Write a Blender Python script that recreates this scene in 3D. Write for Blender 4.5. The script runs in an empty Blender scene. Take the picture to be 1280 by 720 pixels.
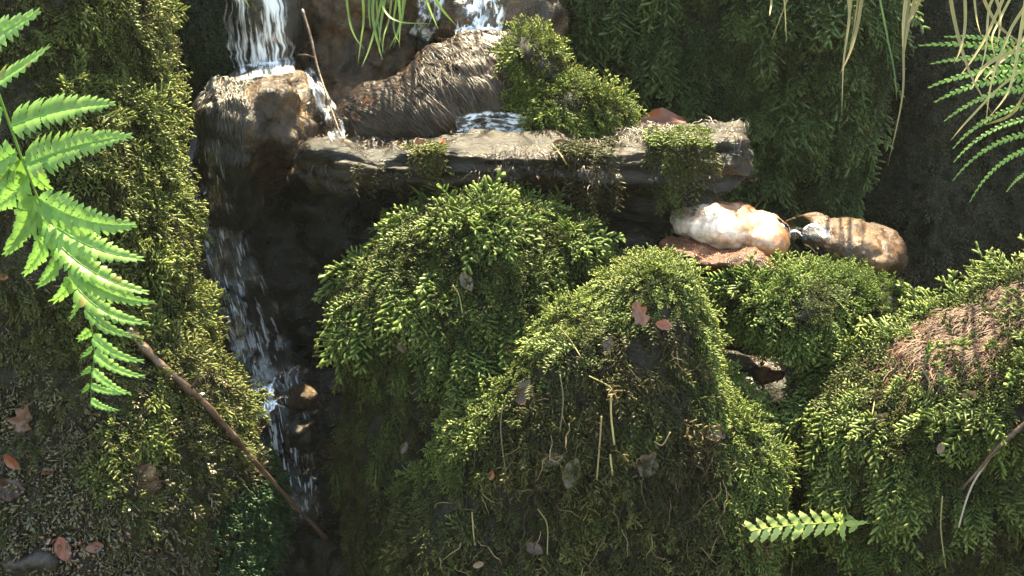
import bpy, math, random
import numpy as np
from mathutils import Vector, Matrix, noise as mnoise
from mathutils.bvhtree import BVHTree

random.seed(7)
R = math.radians
scene = bpy.context.scene
COL = scene.collection

# ------------------------------------------------------------------ camera
PITCH = R(12.0)
DIST = 1.7
FWD = Vector((0, math.cos(PITCH), -math.sin(PITCH)))
UP = Vector((0, math.sin(PITCH), math.cos(PITCH)))
RIGHT = Vector((1, 0, 0))
CAM = -DIST * FWD
FPX = 1700.0
cam_d = bpy.data.cameras.new("camera")
cam_d.sensor_width = 36.0
cam_d.lens = 36.0 * FPX / 1280.0
cam_d.clip_start = 0.02
cam_d.clip_end = 500.0
cam = bpy.data.objects.new("camera", cam_d)
COL.objects.link(cam)
cam.location = CAM
cam.rotation_euler = (R(90) - PITCH, 0, 0)
scene.camera = cam

# ------------------------------------------------------------------ light
SUN_EL, SUN_AZ = R(70), R(14)      # azimuth measured from +Y towards +X
to_sun = Vector((math.sin(SUN_AZ) * math.cos(SUN_EL), math.cos(SUN_AZ) * math.cos(SUN_EL), math.sin(SUN_EL)))
world = bpy.data.worlds.new("World")
scene.world = world
world.use_nodes = True
wn = world.node_tree.nodes
wl = world.node_tree.links
bg = wn["Background"]
sky = wn.new("ShaderNodeTexSky")
sky.sky_type = 'NISHITA'
sky.sun_disc = False
sky.sun_elevation = SUN_EL
sky.sun_rotation = SUN_AZ
wl.new(sky.outputs[0], bg.inputs[0])
bg.inputs[1].default_value = 0.15
sun_d = bpy.data.lights.new("sun", 'SUN')
sun_d.energy = 5.0
sun_d.angle = R(0.6)
sun_d.color = (1.0, 0.93, 0.80)
sun = bpy.data.objects.new("sun", sun_d)
COL.objects.link(sun)
sun.rotation_euler = (-to_sun).to_track_quat('-Z', 'Y').to_euler()
sun.location = to_sun * 8
scene.view_settings.view_transform = 'Standard'
scene.view_settings.look = 'None'
scene.view_settings.gamma = 1
scene.view_settings.use_curve_mapping = False
scene.view_settings.exposure = 2.35
scene.view_settings.use_white_balance = True        # the phone balanced for the shade
scene.view_settings.white_balance_temperature = 8400
scene.view_settings.white_balance_tint = 2

HAZE = 0.0018
# ------------------------------------------------------------------ helpers
def at(px, py, Y=0.0):
    d = FWD * FPX + RIGHT * (px - 640) + UP * (360 - py)
    t = (Y - CAM.y) / d.y
    return CAM + d * t

def mpp(P):
    return (Vector(P) - CAM).dot(FWD) / FPX

def proj_np(P):
    d = P - np.array(CAM)
    z = d @ np.array(FWD)
    return 640 + FPX * d[:, 0] / z, 360 - FPX * (d @ np.array(UP)) / z

def props(o, label=None, cat=None, group=None, kind=None):
    if label: o["label"] = label
    if cat: o["category"] = cat
    if group: o["group"] = group
    if kind: o["kind"] = kind
    return o

def thing(name, label, cat, loc=(0, 0, 0), group=None):
    o = bpy.data.objects.new(name, None)
    o.empty_display_size = 0.02
    COL.objects.link(o)
    o.location = loc
    return props(o, label, cat, group)

def link(name, me, mat, parent=None):
    o = bpy.data.objects.new(name, me)
    COL.objects.link(o)
    me.materials.append(mat)
    if parent is not None:
        o.parent = parent
        o.location = -Vector(parent.location)
    return o

def tri_mesh(name, V, T, C=None, smooth=False):
    me = bpy.data.meshes.new(name)
    V = np.ascontiguousarray(V, dtype=np.float32)
    T = np.ascontiguousarray(T, dtype=np.int32)
    me.vertices.add(len(V))
    me.vertices.foreach_set("co", V.ravel())
    me.loops.add(T.size)
    me.loops.foreach_set("vertex_index", T.ravel())
    me.polygons.add(len(T))
    me.polygons.foreach_set("loop_start", np.arange(0, T.size, 3, dtype=np.int32))
    me.polygons.foreach_set("loop_total", np.full(len(T), 3, dtype=np.int32))
    if smooth:
        me.polygons.foreach_set("use_smooth", np.ones(len(T), dtype=bool))
    me.update(calc_edges=True)
    if C is not None:
        ca = me.color_attributes.new("tone", 'FLOAT_COLOR', 'POINT')
        C4 = np.ones((len(V), 4), dtype=np.float32)
        C4[:, :3] = C
        ca.data.foreach_set("color", C4.ravel())
    return me

def arrays(me):
    n = len(me.vertices)
    V = np.empty(n * 3, dtype=np.float32); me.vertices.foreach_get("co", V)
    me.calc_loop_triangles()
    T = np.empty(len(me.loop_triangles) * 3, dtype=np.int32)
    me.loop_triangles.foreach_get("vertices", T)
    return V.reshape(-1, 3).astype(np.float64), T.reshape(-1, 3)

def fbm(p, sc, oct=4):
    return mnoise.fractal(p * sc, 0.9, 2.1, oct)

# ------------------------------------------------------------------ materials
def new_mat(name):
    m = bpy.data.materials.new(name)
    m.use_nodes = True
    nt = m.node_tree
    return m, nt.nodes, nt.links, nt.nodes["Principled BSDF"]

def ramp(nodes, links, src, stops):
    r = nodes.new("ShaderNodeValToRGB")
    el = r.color_ramp.elements
    while len(el) < len(stops):
        el.new(0.5)
    for e, (p, c) in zip(el, stops):
        e.position = p
        e.color = (c[0], c[1], c[2], 1) if not isinstance(c, (int, float)) else (c, c, c, 1)
    links.new(src, r.inputs[0])
    return r.outputs[0]

def noise(nodes, links, scale, detail=6, vec=None, rough=0.6, dist=0.0):
    n = nodes.new("ShaderNodeTexNoise")
    n.inputs["Scale"].default_value = scale
    n.inputs["Detail"].default_value = detail
    n.inputs["Roughness"].default_value = rough
    n.inputs["Distortion"].default_value = dist
    if vec is not None:
        links.new(vec, n.inputs["Vector"])
    return n.outputs[0]

def coords(nodes, links, scale=(1, 1, 1)):
    tc = nodes.new("ShaderNodeTexCoord")
    mp = nodes.new("ShaderNodeMapping")
    mp.inputs["Scale"].default_value = scale
    links.new(tc.outputs["Object"], mp.inputs[0])
    return mp.outputs[0]

def rock_mat(name, stops, rough=(0.25, 0.7), scale=14, stretch=(1, 1, 1), bump=0.6, bscale=60, spec=0.5, fine=400):
    m, n, l, b = new_mat(name)
    v = coords(n, l, stretch)
    f = noise(n, l, scale, 8, v, 0.65, 0.6)
    f3 = noise(n, l, scale * 7, 6, v, 0.75)
    sp_ = ramp(n, l, f3, [(0.34, 0.35), (0.46, 0.85), (0.56, 1.0), (0.68, 1.35)])
    mm = n.new("ShaderNodeMix"); mm.data_type = 'RGBA'; mm.blend_type = 'MULTIPLY'; mm.inputs[0].default_value = 1.0
    l.new(ramp(n, l, f, stops), mm.inputs[6]); l.new(sp_, mm.inputs[7])
    l.new(mm.outputs[2], b.inputs["Base Color"])
    rf = noise(n, l, scale * 3, 4, v)
    mr = n.new("ShaderNodeMapRange")
    mr.inputs[1].default_value = 0.35; mr.inputs[2].default_value = 0.65
    mr.inputs[3].default_value = rough[0]; mr.inputs[4].default_value = rough[1]
    l.new(rf, mr.inputs[0]); l.new(mr.outputs[0], b.inputs["Roughness"])
    b.inputs["Specular IOR Level"].default_value = spec
    b1 = noise(n, l, bscale, 8, v, 0.7)
    b2 = noise(n, l, fine, 3, v, 0.6)
    bp = n.new("ShaderNodeBump"); bp.inputs["Strength"].default_value = bump; bp.inputs["Distance"].default_value = 0.006
    l.new(b1, bp.inputs["Height"])
    bp2 = n.new("ShaderNodeBump"); bp2.inputs["Strength"].default_value = bump * 0.6; bp2.inputs["Distance"].default_value = 0.0015
    l.new(b2, bp2.inputs["Height"]); l.new(bp.outputs[0], bp2.inputs["Normal"])
    l.new(bp2.outputs[0], b.inputs["Normal"])
    return m

M_DARKROCK = rock_mat("wet_shaded_black_rock", [(0.3, (0.010, 0.009, 0.007)), (0.55, (0.028, 0.022, 0.015)), (0.75, (0.06, 0.04, 0.022))], rough=(0.15, 0.5))  # dark wet stones; the black also paints the shade of the hollow
M_BROWN = rock_mat("wet_brown_rock", [(0.34, (0.014, 0.008, 0.004)), (0.48, (0.055, 0.028, 0.010)), (0.58, (0.095, 0.05, 0.02)), (0.68, (0.18, 0.11, 0.055))], rough=(0.08, 0.4), scale=22, bscale=70, bump=1.0)
M_SLAB = rock_mat("slab_rock", [(0.36, (0.006, 0.006, 0.004)), (0.48, (0.018, 0.013, 0.007)), (0.58, (0.04, 0.026, 0.012)), (0.70, (0.07, 0.038, 0.02))], stretch=(0.5, 0.5, 3.0), spec=0.45, rough=(0.18, 0.6), scale=16, bscale=45, bump=1.0)
M_PINK = rock_mat("pale_pink_rock", [(0.36, (0.16, 0.06, 0.03)), (0.44, (0.42, 0.2, 0.11)), (0.52, (0.74, 0.56, 0.45))], rough=(0.15, 0.5), scale=9, bump=0.4)
nt = M_PINK.node_tree; n, l = nt.nodes, nt.links; b = n["Principled BSDF"]
src = b.inputs["Base Color"].links[0].from_socket
tc = n.new("ShaderNodeTexCoord"); sx = n.new("ShaderNodeSeparateXYZ"); l.new(tc.outputs["Object"], sx.inputs[0])
nz = noise(n, l, 28, 6, tc.outputs["Object"], 0.7)
a1 = n.new("ShaderNodeMath"); a1.operation = 'MULTIPLY_ADD'; l.new(sx.outputs[0], a1.inputs[0]); a1.inputs[1].default_value = 3.2; l.new(nz, a1.inputs[2])
a2 = n.new("ShaderNodeMath"); a2.operation = 'MULTIPLY_ADD'; l.new(sx.outputs[2], a2.inputs[0]); a2.inputs[1].default_value = -5.0; l.new(a1.outputs[0], a2.inputs[2])
fac = ramp(n, l, a2.outputs[0], [(0.0, 0.0), (1.0, 1.0)])
mr = n.new("ShaderNodeMapRange"); l.new(a2.outputs[0], mr.inputs[0]); mr.inputs[1].default_value = 1.12; mr.inputs[2].default_value = 1.42
mx = n.new("ShaderNodeMix"); mx.data_type = 'RGBA'; l.new(mr.outputs[0], mx.inputs[0]); l.new(src, mx.inputs[6]); mx.inputs[7].default_value = (0.30, 0.12, 0.05, 1)
l.new(mx.outputs[2], b.inputs["Base Color"])
M_RED = rock_mat("rusty_red_rock", [(0.3, (0.05, 0.015, 0.006)), (0.5, (0.12, 0.04, 0.016)), (0.7, (0.26, 0.10, 0.045))], rough=(0.1, 0.5), scale=24, bump=1.0)
M_ORANGE = rock_mat("ochre_boulder_rock", [(0.34, (0.02, 0.012, 0.006)), (0.47, (0.05, 0.024, 0.009)), (0.58, (0.10, 0.045, 0.015)), (0.68, (0.20, 0.10, 0.04))], rough=(0.12, 0.5), scale=17, bump=0.8)
M_SOIL = rock_mat("humus", [(0.3, (0.008, 0.006, 0.003)), (0.6, (0.028, 0.02, 0.01)), (0.8, (0.05, 0.035, 0.018))], rough=(0.5, 0.9), bscale=90)
M_WETSOIL = rock_mat("wet_humus", [(0.3, (0.015, 0.012, 0.007)), (0.55, (0.045, 0.035, 0.02)), (0.8, (0.10, 0.07, 0.04))], rough=(0.12, 0.5), bscale=110, bump=1.0, fine=300)

M_SHADE = rock_mat("shaded_rock", [(0.35, (0.006, 0.006, 0.003)), (0.55, (0.018, 0.015, 0.007)), (0.75, (0.045, 0.036, 0.018))], rough=(0.6, 0.9), bscale=90, bump=1.0, fine=260, spec=0.15)  # shade at the back is put into this darkened rock colour

def plant_mat(name, trans=0.3, rough=0.5, spec=0.3, mul=(1, 1, 1)):
    m, n, l, b = new_mat(name)
    a = n.new("ShaderNodeVertexColor"); a.layer_name = "tone"
    l.new(a.outputs[0], b.inputs["Base Color"])
    b.inputs["Roughness"].default_value = rough
    b.inputs["Specular IOR Level"].default_value = spec
    tr = n.new("ShaderNodeBsdfTranslucent"); l.new(a.outputs[0], tr.inputs[0])
    mx = n.new("ShaderNodeMixShader"); mx.inputs[0].default_value = trans
    l.new(b.outputs[0], mx.inputs[1]); l.new(tr.outputs[0], mx.inputs[2])
    l.new(mx.outputs[0], n["Material Output"].inputs[0])
    return m
M_MOSS = plant_mat("moss_shoots", 0.42, 0.45, 0.35)
M_WETMOSS = plant_mat("wet_moss_shoots", 0.12, 0.22, 0.8)
M_HAIR = plant_mat("wet_rootlets", 0.0, 0.42, 0.45)
M_FERN = plant_mat("fern_leaf", 0.4, 0.45, 0.35)
M_GRASS = plant_mat("grass_leaf", 0.35, 0.4, 0.4)
M_STRAW = plant_mat("dry_straw", 0.15, 0.5, 0.3)
M_LEAF = plant_mat("dead_leaf", 0.15, 0.35, 0.5)

m, n, l, b = new_mat("bark_stick")
v = coords(n, l, (1, 1, 1))
l.new(ramp(n, l, noise(n, l, 60, 6, v), [(0.35, (0.035, 0.018, 0.01)), (0.6, (0.12, 0.07, 0.045)), (0.75, (0.28, 0.22, 0.18))]), b.inputs["Base Color"])
b.inputs["Roughness"].default_value = 0.4
bp = n.new("ShaderNodeBump"); bp.inputs["Strength"].default_value = 0.8; bp.inputs["Distance"].default_value = 0.002
l.new(noise(n, l, 220, 5, v), bp.inputs["Height"]); l.new(bp.outputs[0], b.inputs["Normal"])
M_BARK = m

def water_mat(name, foam_lo, foam_hi, us=26, vs=2.6, base=0.8, seed=0.0, bump=0.9):
    m, n, l, b = new_mat(name)
    uv = n.new("ShaderNodeUVMap")
    mp = n.new("ShaderNodeMapping"); mp.inputs["Scale"].default_value = (us, vs, 1); mp.inputs["Location"].default_value = (seed, seed * 1.7, 0)
    l.new(uv.outputs[0], mp.inputs[0])
    f = noise(n, l, 1.0, 5, mp.outputs[0], 0.62, 0.25)
    mp2 = n.new("ShaderNodeMapping"); mp2.inputs["Scale"].default_value = (us * 0.22, vs * 0.9, 1); mp2.inputs["Location"].default_value = (seed + 4, 3, 0)
    l.new(uv.outputs[0], mp2.inputs[0])
    f2 = noise(n, l, 1.0, 3, mp2.outputs[0], 0.5)
    ad = n.new("ShaderNodeMath"); ad.operation = 'MULTIPLY_ADD'
    l.new(f2, ad.inputs[0]); ad.inputs[1].default_value = 0.75; l.new(f, ad.inputs[2])
    fo = ramp(n, l, ad.outputs[0], [(foam_lo, 0.0), (foam_hi, 1.0)])
    b.inputs["Base Color"].default_value = (base, base * 1.02, base * 1.06, 1)
    b.inputs["Roughness"].default_value = 0.25
    bp = n.new("ShaderNodeBump"); bp.inputs["Strength"].default_value = bump; bp.inputs["Distance"].default_value = 0.0018
    l.new(ad.outputs[0], bp.inputs["Height"])
    l.new(bp.outputs[0], b.inputs["Normal"])
    gl = n.new("ShaderNodeBsdfGlossy"); gl.inputs["Roughness"].default_value = 0.06
    l.new(bp.outputs[0], gl.inputs["Normal"])
    tr = n.new("ShaderNodeBsdfTransparent"); tr.inputs[0].default_value = (0.93, 0.95, 0.93, 1)
    sx = n.new("ShaderNodeSeparateXYZ"); l.new(uv.outputs[0], sx.inputs[0])
    e1 = n.new("ShaderNodeMath"); e1.operation = 'PINGPONG'; l.new(sx.outputs[0], e1.inputs[0]); e1.inputs[1].default_value = 0.5
    e2 = n.new("ShaderNodeMath"); e2.operation = 'PINGPONG'; l.new(sx.outputs[1], e2.inputs[0]); e2.inputs[1].default_value = 0.5
    e3 = n.new("ShaderNodeMath"); e3.operation = 'MINIMUM'; l.new(e1.outputs[0], e3.inputs[0])
    e4 = n.new("ShaderNodeMath"); e4.operation = 'MULTIPLY'; e4.inputs[1].default_value = 2.5; l.new(e2.outputs[0], e4.inputs[0]); l.new(e4.outputs[0], e3.inputs[1])
    e5 = n.new("ShaderNodeMath"); e5.operation = 'MULTIPLY_ADD'; l.new(f, e5.inputs[0]); e5.inputs[1].default_value = 0.3; l.new(e3.outputs[0], e5.inputs[2])
    edge = ramp(n, l, e5.outputs[0], [(0.14, 0.0), (0.30, 1.0)])
    fr = n.new("ShaderNodeFresnel"); fr.inputs[0].default_value = 1.5
    l.new(bp.outputs[0], fr.inputs["Normal"])
    m1 = n.new("ShaderNodeMixShader"); l.new(fr.outputs[0], m1.inputs[0]); l.new(tr.outputs[0], m1.inputs[1]); l.new(gl.outputs[0], m1.inputs[2])
    m2 = n.new("ShaderNodeMixShader"); l.new(fo, m2.inputs[0]); l.new(m1.outputs[0], m2.inputs[1]); l.new(b.outputs[0], m2.inputs[2])
    tr2 = n.new("ShaderNodeBsdfTransparent")
    m3 = n.new("ShaderNodeMixShader"); l.new(edge, m3.inputs[0]); l.new(tr2.outputs[0], m3.inputs[1]); l.new(m2.outputs[0], m3.inputs[2])
    l.new(m3.outputs[0], n["Material Output"].inputs[0])
    return m

# ------------------------------------------------------------------ rock shapes
SURF = []          # (verts, tris) of every solid, for placing small things on them

def rock_mesh(name, lumps, voxel=0.009, amp=0.012, nsc=7.0, seed=0, strata=0.0, fine=0.0, crag=0.0, csc=14.0, front=None, smooth=5):
    """lumps: (px, py, Y, rx_px, rz_px, ry_m, tilt_deg, squareness)"""
    Vs, Fs, off = [], [], 0
    import bmesh
    for lp in lumps:
        lp = list(lp)
        px, py, Y, rx, rz, ry, tilt, sq = lp if len(lp) == 8 else lp + [1.0]
        c = at(px, py, Y); k = mpp(c)
        bm = bmesh.new()
        bmesh.ops.create_icosphere(bm, subdivisions=4, radius=1)
        rot = Matrix.Rotation(R(tilt), 3, 'Y')
        for v in bm.verts:
            p = v.co
            if sq < 1:
                p = Vector([math.copysign(abs(q) ** sq, q) for q in p])
            p = Vector((p.x * rx * k, p.y * ry, p.z * rz * k))
            v.co = rot @ p + c
        bm.verts.index_update()
        Vs += [tuple(v.co) for v in bm.verts]
        Fs += [tuple(v.index + off for v in f.verts) for f in bm.faces]
        off = len(Vs)
        bm.free()
    me = bpy.data.meshes.new("tmp")
    me.from_pydata(Vs, [], Fs)
    o = bpy.data.objects.new("tmp", me); COL.objects.link(o)
    md = o.modifiers.new("r", 'REMESH'); md.mode = 'VOXEL'; md.voxel_size = voxel
    sm = o.modifiers.new("s", 'SMOOTH'); sm.factor = 0.5; sm.iterations = smooth
    dg = bpy.context.evaluated_depsgraph_get()
    out = bpy.data.meshes.new_from_object(o.evaluated_get(dg))
    bpy.data.objects.remove(o); bpy.data.meshes.remove(me)
    out.name = name
    so = Vector((seed * 3.1, seed * 1.7, seed * 2.3))
    if front is not None:                      # flatten the face towards the stream into a steep wall
        yc, dep = front
        for v in out.vertices:
            if v.co.y < yc: v.co.y = yc - dep * math.tanh((yc - v.co.y) / dep)
        out.update()
    nr = [v.normal.copy() for v in out.vertices]
    for v, nn in zip(out.vertices, nr):
        p = v.co
        d = amp * fbm(p + so, nsc, 4)
        if fine: d += fine * fbm(p + so, nsc * 5, 3)
        if crag:
            f = mnoise.voronoi((p + 0.02 * Vector((fbm(p, 20), fbm(p + so, 20), fbm(p - so, 20)))) * csc + so)[0]
            d += crag * (min(1.0, (f[1] - f[0]) * 2.0) - 0.5) 
        if strata:
            lay = abs(mnoise.noise(Vector((p.x * 3, p.y * 3, (p.z + 0.05 * p.x) * 55)) + so)); d -= strata * 1.2 * max(0.0, 1 - lay * 6)
            q = Vector((p.x * 2.0, p.y * 2.0, (p.z + 0.06 * p.x) * 38)) + so
            d += strata * mnoise.fractal(q, 0.9, 2.1, 3)
        v.co = p + nn * d
    out.polygons.foreach_set("use_smooth", np.ones(len(out.polygons), dtype=bool))
    out.update()
    SURF.append(arrays(out))
    return out

# ------------------------------------------------------------------ moss
def make_shoot(rng, nb=8, fl=0.33, fw=0.045, ang=48, curl=0.25):
    """feathery shoot along +X, flat side facing +Z, unit length"""
    V, T, S = [], [], []
    def finger(p, d, L, w):
        d = d.normalized()
        u = d.cross(Vector((0.1, 0.2, 1))).normalized(); vv = d.cross(u)
        o = len(V)
        for rr, t, ww in ((0, 0.0, 0.55), (1, 0.4, 1.0), (2, 0.86, 0.8)):
            for k in range(3):
                a = k * 2.094 + rr * 0.6
                V.append(p + d * L * t + (u * math.cos(a) + vv * math.sin(a)) * w * ww + Vector((0, 0, -0.06 * L * t)))
                S.append(t)
        V.append(p + d * L + Vector((0, 0, -0.16 * L))); S.append(1.0)
        for k in range(3):
            k2 = (k + 1) % 3
            T.extend([(o + k, o + k2, o + 3 + k2), (o + k, o + 3 + k2, o + 3 + k), (o + 3 + k, o + 3 + k2, o + 6 + k2), (o + 3 + k, o + 6 + k2, o + 6 + k), (o + 6 + k, o + 6 + k2, o + 9)])
    def axis(t):
        return Vector((t, 0.06 * math.sin(t * 3 + ph), -curl * t * t))
    ph = rng.uniform(0, 6)
    finger(axis(0), axis(1) - axis(0), 0.8, 0.025)
    for i in range(nb):
        t = 0.18 + 0.74 * i / (nb - 1)
        sd = 1 if i % 2 else -1
        a = R(ang + rng.uniform(-14, 14)) * sd * (1 - 0.25 * t)
        L = fl * (0.75 + 0.5 * math.sin(math.pi * min(1, t * 1.05))) * rng.uniform(0.75, 1.2)
        finger(axis(t), Vector((math.cos(a), math.sin(a), rng.uniform(-0.15, 0.45))), L, fw * rng.uniform(0.8, 1.15))
    finger(axis(0.86), axis(1) - axis(0.8), fl * 0.8, fw)
    Va = np.array([tuple(v) for v in V]); Sa = np.array(S)
    g = np.clip(0.25 * Va[:, 0] + 0.75 * Sa * (0.4 + 0.6 * np.clip(Va[:, 0], 0, 1)), 0, 1)
    return Va, np.array(T), g
_rr = random.Random(3)
SHOOTS = [make_shoot(_rr, nb=_rr.choice((7, 9, 11)), fl=_rr.uniform(.17, .30), fw=_rr.uniform(.032, .046), ang=_rr.uniform(32, 58), curl=_rr.uniform(.2, .7)) for _ in range(14)]
SPARSE = [make_shoot(_rr, nb=6, fl=0.3, fw=0.04, ang=55, curl=0.45) for _ in range(6)]
TINY = [make_shoot(_rr, nb=4, fl=0.5, fw=0.1, ang=40) for _ in range(4)]

def vnoise(P, sc, seed=0):
    o = Vector((seed * 5.3, seed * 2.9, seed * 7.7))
    return np.array([mnoise.noise(Vector(p) * sc + o) for p in P])

def sample(V, T, n, rng, view=-0.3, margin=90):
    a, b_, c = V[T[:, 0]], V[T[:, 1]], V[T[:, 2]]
    cr = np.cross(b_ - a, c - a); ar = np.linalg.norm(cr, axis=1)
    N = cr / np.maximum(ar[:, None], 1e-12)
    cen = (a + b_ + c) / 3
    x, y = proj_np(cen)
    tc = np.array(CAM) - cen; tc /= np.linalg.norm(tc, axis=1)[:, None]
    ok = ((N * tc).sum(1) > view) & (x > -margin) & (x < 1280 + margin) & (y > -margin - 230) & (y < 720 + margin)
    w = ar * ok
    tot = w.sum() / 2
    cnt = int(n * tot)
    idx = rng.choice(len(T), size=cnt, p=w / w.sum())
    r1 = np.sqrt(rng.random(cnt)); r2 = rng.random(cnt)
    P = (1 - r1)[:, None] * a[idx] + (r1 * (1 - r2))[:, None] * b_[idx] + (r1 * r2)[:, None] * c[idx]
    return P, N[idx]

def unit(a):
    return a / np.maximum(np.linalg.norm(a, axis=1)[:, None], 1e-9)

def moss(parent, me, density, length, zone=None, name="moss", temps=SHOOTS, droop=0.9, stand=0.7, jitter=0.55,
         tip=(0.30, 0.42, 0.08), mid=(0.125, 0.215, 0.05), base=(0.03, 0.028, 0.012), seed=1, mat=None,
         dry=(0.10, 0.07, 0.03), view=-0.3, sink=0.1, flow=(0, 0, -1), rnd=0.35, label=None, kind="stuff", comb=0.34, gap=None, holes=26):
    """zone(P, N) -> keep probability, length factor, dryness, tip brightness"""
    rng = np.random.default_rng(seed)
    V, T = arrays(me)
    P, N = sample(V, T, density, rng, view)
    if zone is not None:
        keep, lf, dr, tb = zone(P, N)
        k = rng.random(len(P)) < keep
        P, N, lf, dr, tb = P[k], N[k], lf[k], dr[k], tb[k]
    else:
        lf = np.ones(len(P)); dr = np.zeros(len(P)); tb = np.ones(len(P))
    n_ = len(P)
    if n_ == 0: return None
    g = np.array(flow, dtype=float)
    Tn = g - (N @ g)[:, None] * N
    if gap is not None:
        hn = vnoise(P, holes, seed + 31) + 0.5 * vnoise(P, holes * 2.3, seed + 57)
        k = rng.random(n_) < sstep(hn, gap - 0.12, gap + 0.12)
        P, N, lf, dr, tb, Tn = P[k], N[k], lf[k], dr[k], tb[k], Tn[k]
        n_ = len(P)
        lf = lf * (0.8 + 0.5 * sstep(hn[k], gap, gap + 0.6))
    cv = np.stack([vnoise(P, 17, seed + 3), vnoise(P, 17, seed + 13), vnoise(P, 17, seed + 23)], 1) * comb * 1.6
    D = unit(cv + stand * N + droop * Tn + jitter * unit(rng.normal(size=(n_, 3))))
    U = unit(N + 0.35 * rng.normal(size=(n_, 3)))
    U = unit(U - (U * D).sum(1)[:, None] * D)
    Sd = np.cross(U, D)
    L = length * lf * rng.uniform(1 - rnd, 1 + rnd, n_)
    P0 = P - N * (L * sink)[:, None]
    pv = vnoise(P, 22, seed) * 0.9 + rng.normal(size=n_) * 0.35          # patchy colour
    tip, mid, base, dry = map(np.array, (tip, mid, base, dry))
    which = rng.integers(0, len(temps), n_)
    Vo, To, Co, off = [], [], [], 0
    for ti, (tv, tt, tg) in enumerate(temps):
        s = np.where(which == ti)[0]
        if len(s) == 0: continue
        loc = tv[None] * L[s][:, None, None]
        W = P0[s][:, None] + loc[..., 0:1] * D[s][:, None] + loc[..., 1:2] * Sd[s][:, None] + loc[..., 2:3] * U[s][:, None]
        yel = np.clip(0.5 + 0.5 * pv[s], 0, 1)[:, None, None]
        tcol = tip[None, None] * (1 - 0.35 * yel) * np.array([1 - 0.0, 1, 1]) + yel * np.array([0.03, -0.03, -0.005])
        tcol = tcol * tb[s][:, None, None]
        gg = tg[None, :, None]
        a1 = np.clip(gg / 0.45, 0, 1); a2 = np.clip((gg - 0.35) / 0.65, 0, 1)
        C = base * (1 - a1) + mid * a1
        C = C * (1 - a2) + tcol * a2
        d = np.clip(dr[s], 0, 1)[:, None, None]
        C = C * (1 - d) + d * dry * (0.5 + 0.9 * gg)
        C = np.clip(C * rng.uniform(0.75, 1.2, (len(s), 1, 1)), 0.002, 0.9)
        F = tt[None] + (np.arange(len(s)) * len(tv))[:, None, None] + off
        Vo.append(W.reshape(-1, 3)); To.append(F.reshape(-1, 3)); Co.append(C.reshape(-1, 3))
        off += len(s) * len(tv)
    m_ = tri_mesh(name, np.concatenate(Vo), np.concatenate(To), np.concatenate(Co))
    o = link(name, m_, mat or M_MOSS, parent)
    if kind: o["kind"] = kind
    if label: o["label"] = label
    return o

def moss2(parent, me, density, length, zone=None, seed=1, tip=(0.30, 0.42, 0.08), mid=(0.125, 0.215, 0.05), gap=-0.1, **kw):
    moss(parent, me, density * 1.0, length * 0.62, zone, name="shaded_undergrowth", seed=seed + 100, tip=tuple(c * 0.45 for c in tip), mid=tuple(c * 0.42 for c in mid),  # darker copy of the moss, paints the shade in gaps between shoots
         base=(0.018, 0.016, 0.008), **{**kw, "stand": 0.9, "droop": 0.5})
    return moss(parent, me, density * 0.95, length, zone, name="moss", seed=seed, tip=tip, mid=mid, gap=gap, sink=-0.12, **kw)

def strands(parent, me, density, length, width, zone=None, name="rootlets", seed=1, flow=(0, 0, -1), steps=7, lift=0.004,
            c0=(0.03, 0.018, 0.01), c1=(0.16, 0.12, 0.09), wob=0.35, hang=0.5, mat=None, view=-0.2):
    """thin combed threads that follow the surface and then hang free"""
    rng = np.random.default_rng(seed)
    V, T = arrays(me)
    bvh = BVHTree.FromPolygons([tuple(v) for v in V], [tuple(t) for t in T])
    P, N = sample(V, T, density, rng, view)
    if zone is not None:
        keep, lf, _, _ = zone(P, N)
        k = rng.random(len(P)) < keep
        P, N, lf = P[k], N[k], lf[k]
    else:
        lf = np.ones(len(P))
    Vs, Ts, Cs = [], [], []
    c0, c1 = np.array(c0), np.array(c1)
    for i in range(len(P)):
        p = Vector(P[i]); nn = Vector(N[i])
        L = length * lf[i] * rng.uniform(0.5, 1.3); st = L / steps
        fl = Vector(flow(p) if callable(flow) else flow)
        fl = (fl + Vector(rng.normal(size=3)) * wob * 0.5).normalized()
        col = c0 + (c1 - c0) * rng.random() ** 1.6
        pts = [p + nn * lift * rng.uniform(0.2, 1.5)]
        nrm = [nn]
        free = False
        for s in range(steps):
            d = fl - nn * fl.dot(nn)
            if d.length < 0.15: d = d + Vector(rng.normal(size=3)) * 0.3
            d = (d.normalized() * (1 - hang * 0.4) + Vector((0, 0, -1)) * hang * 0.4 + Vector(rng.normal(size=3)) * wob * 0.25).normalized()
            q = pts[-1] + d * st
            if not free:
                r = bvh.find_nearest(q)
                if r[0] is not None:
                    nn2 = r[1]
                    dist = (q - r[0]).dot(nn2)
                    if dist < lift * 0.6: q = r[0] + nn2 * lift * rng.uniform(0.5, 1.4)
                    nn = nn2
            pts.append(q); nrm.append(nn)
        w = width * rng.uniform(0.6, 1.3)
        o = len(Vs)
        for j, q in enumerate(pts):
            t = (pts[min(j + 1, steps)] - pts[max(j - 1, 0)]).normalized()
            sd = t.cross(nrm[j]).normalized()
            ww = w * (1 - (j / steps) ** 2 * 0.85)
            Vs += [q - sd * ww, q + nrm[j] * ww * 1.1, q + sd * ww]
            cc = col * (0.8 + 0.4 * j / steps)
            Cs += [cc, cc, cc]
        for j in range(steps):
            a = o + j * 3; b2 = a + 3
            Ts += [(a, a + 1, b2 + 1), (a, b2 + 1, b2), (a + 1, a + 2, b2 + 2), (a + 1, b2 + 2, b2 + 1)]
    if not Vs: return None
    m_ = tri_mesh(name, np.array([tuple(v) for v in Vs]), np.array(Ts), np.array(Cs), smooth=True)
    o = link(name, m_, mat or M_HAIR, parent)
    o["kind"] = "stuff"
    return o

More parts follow.
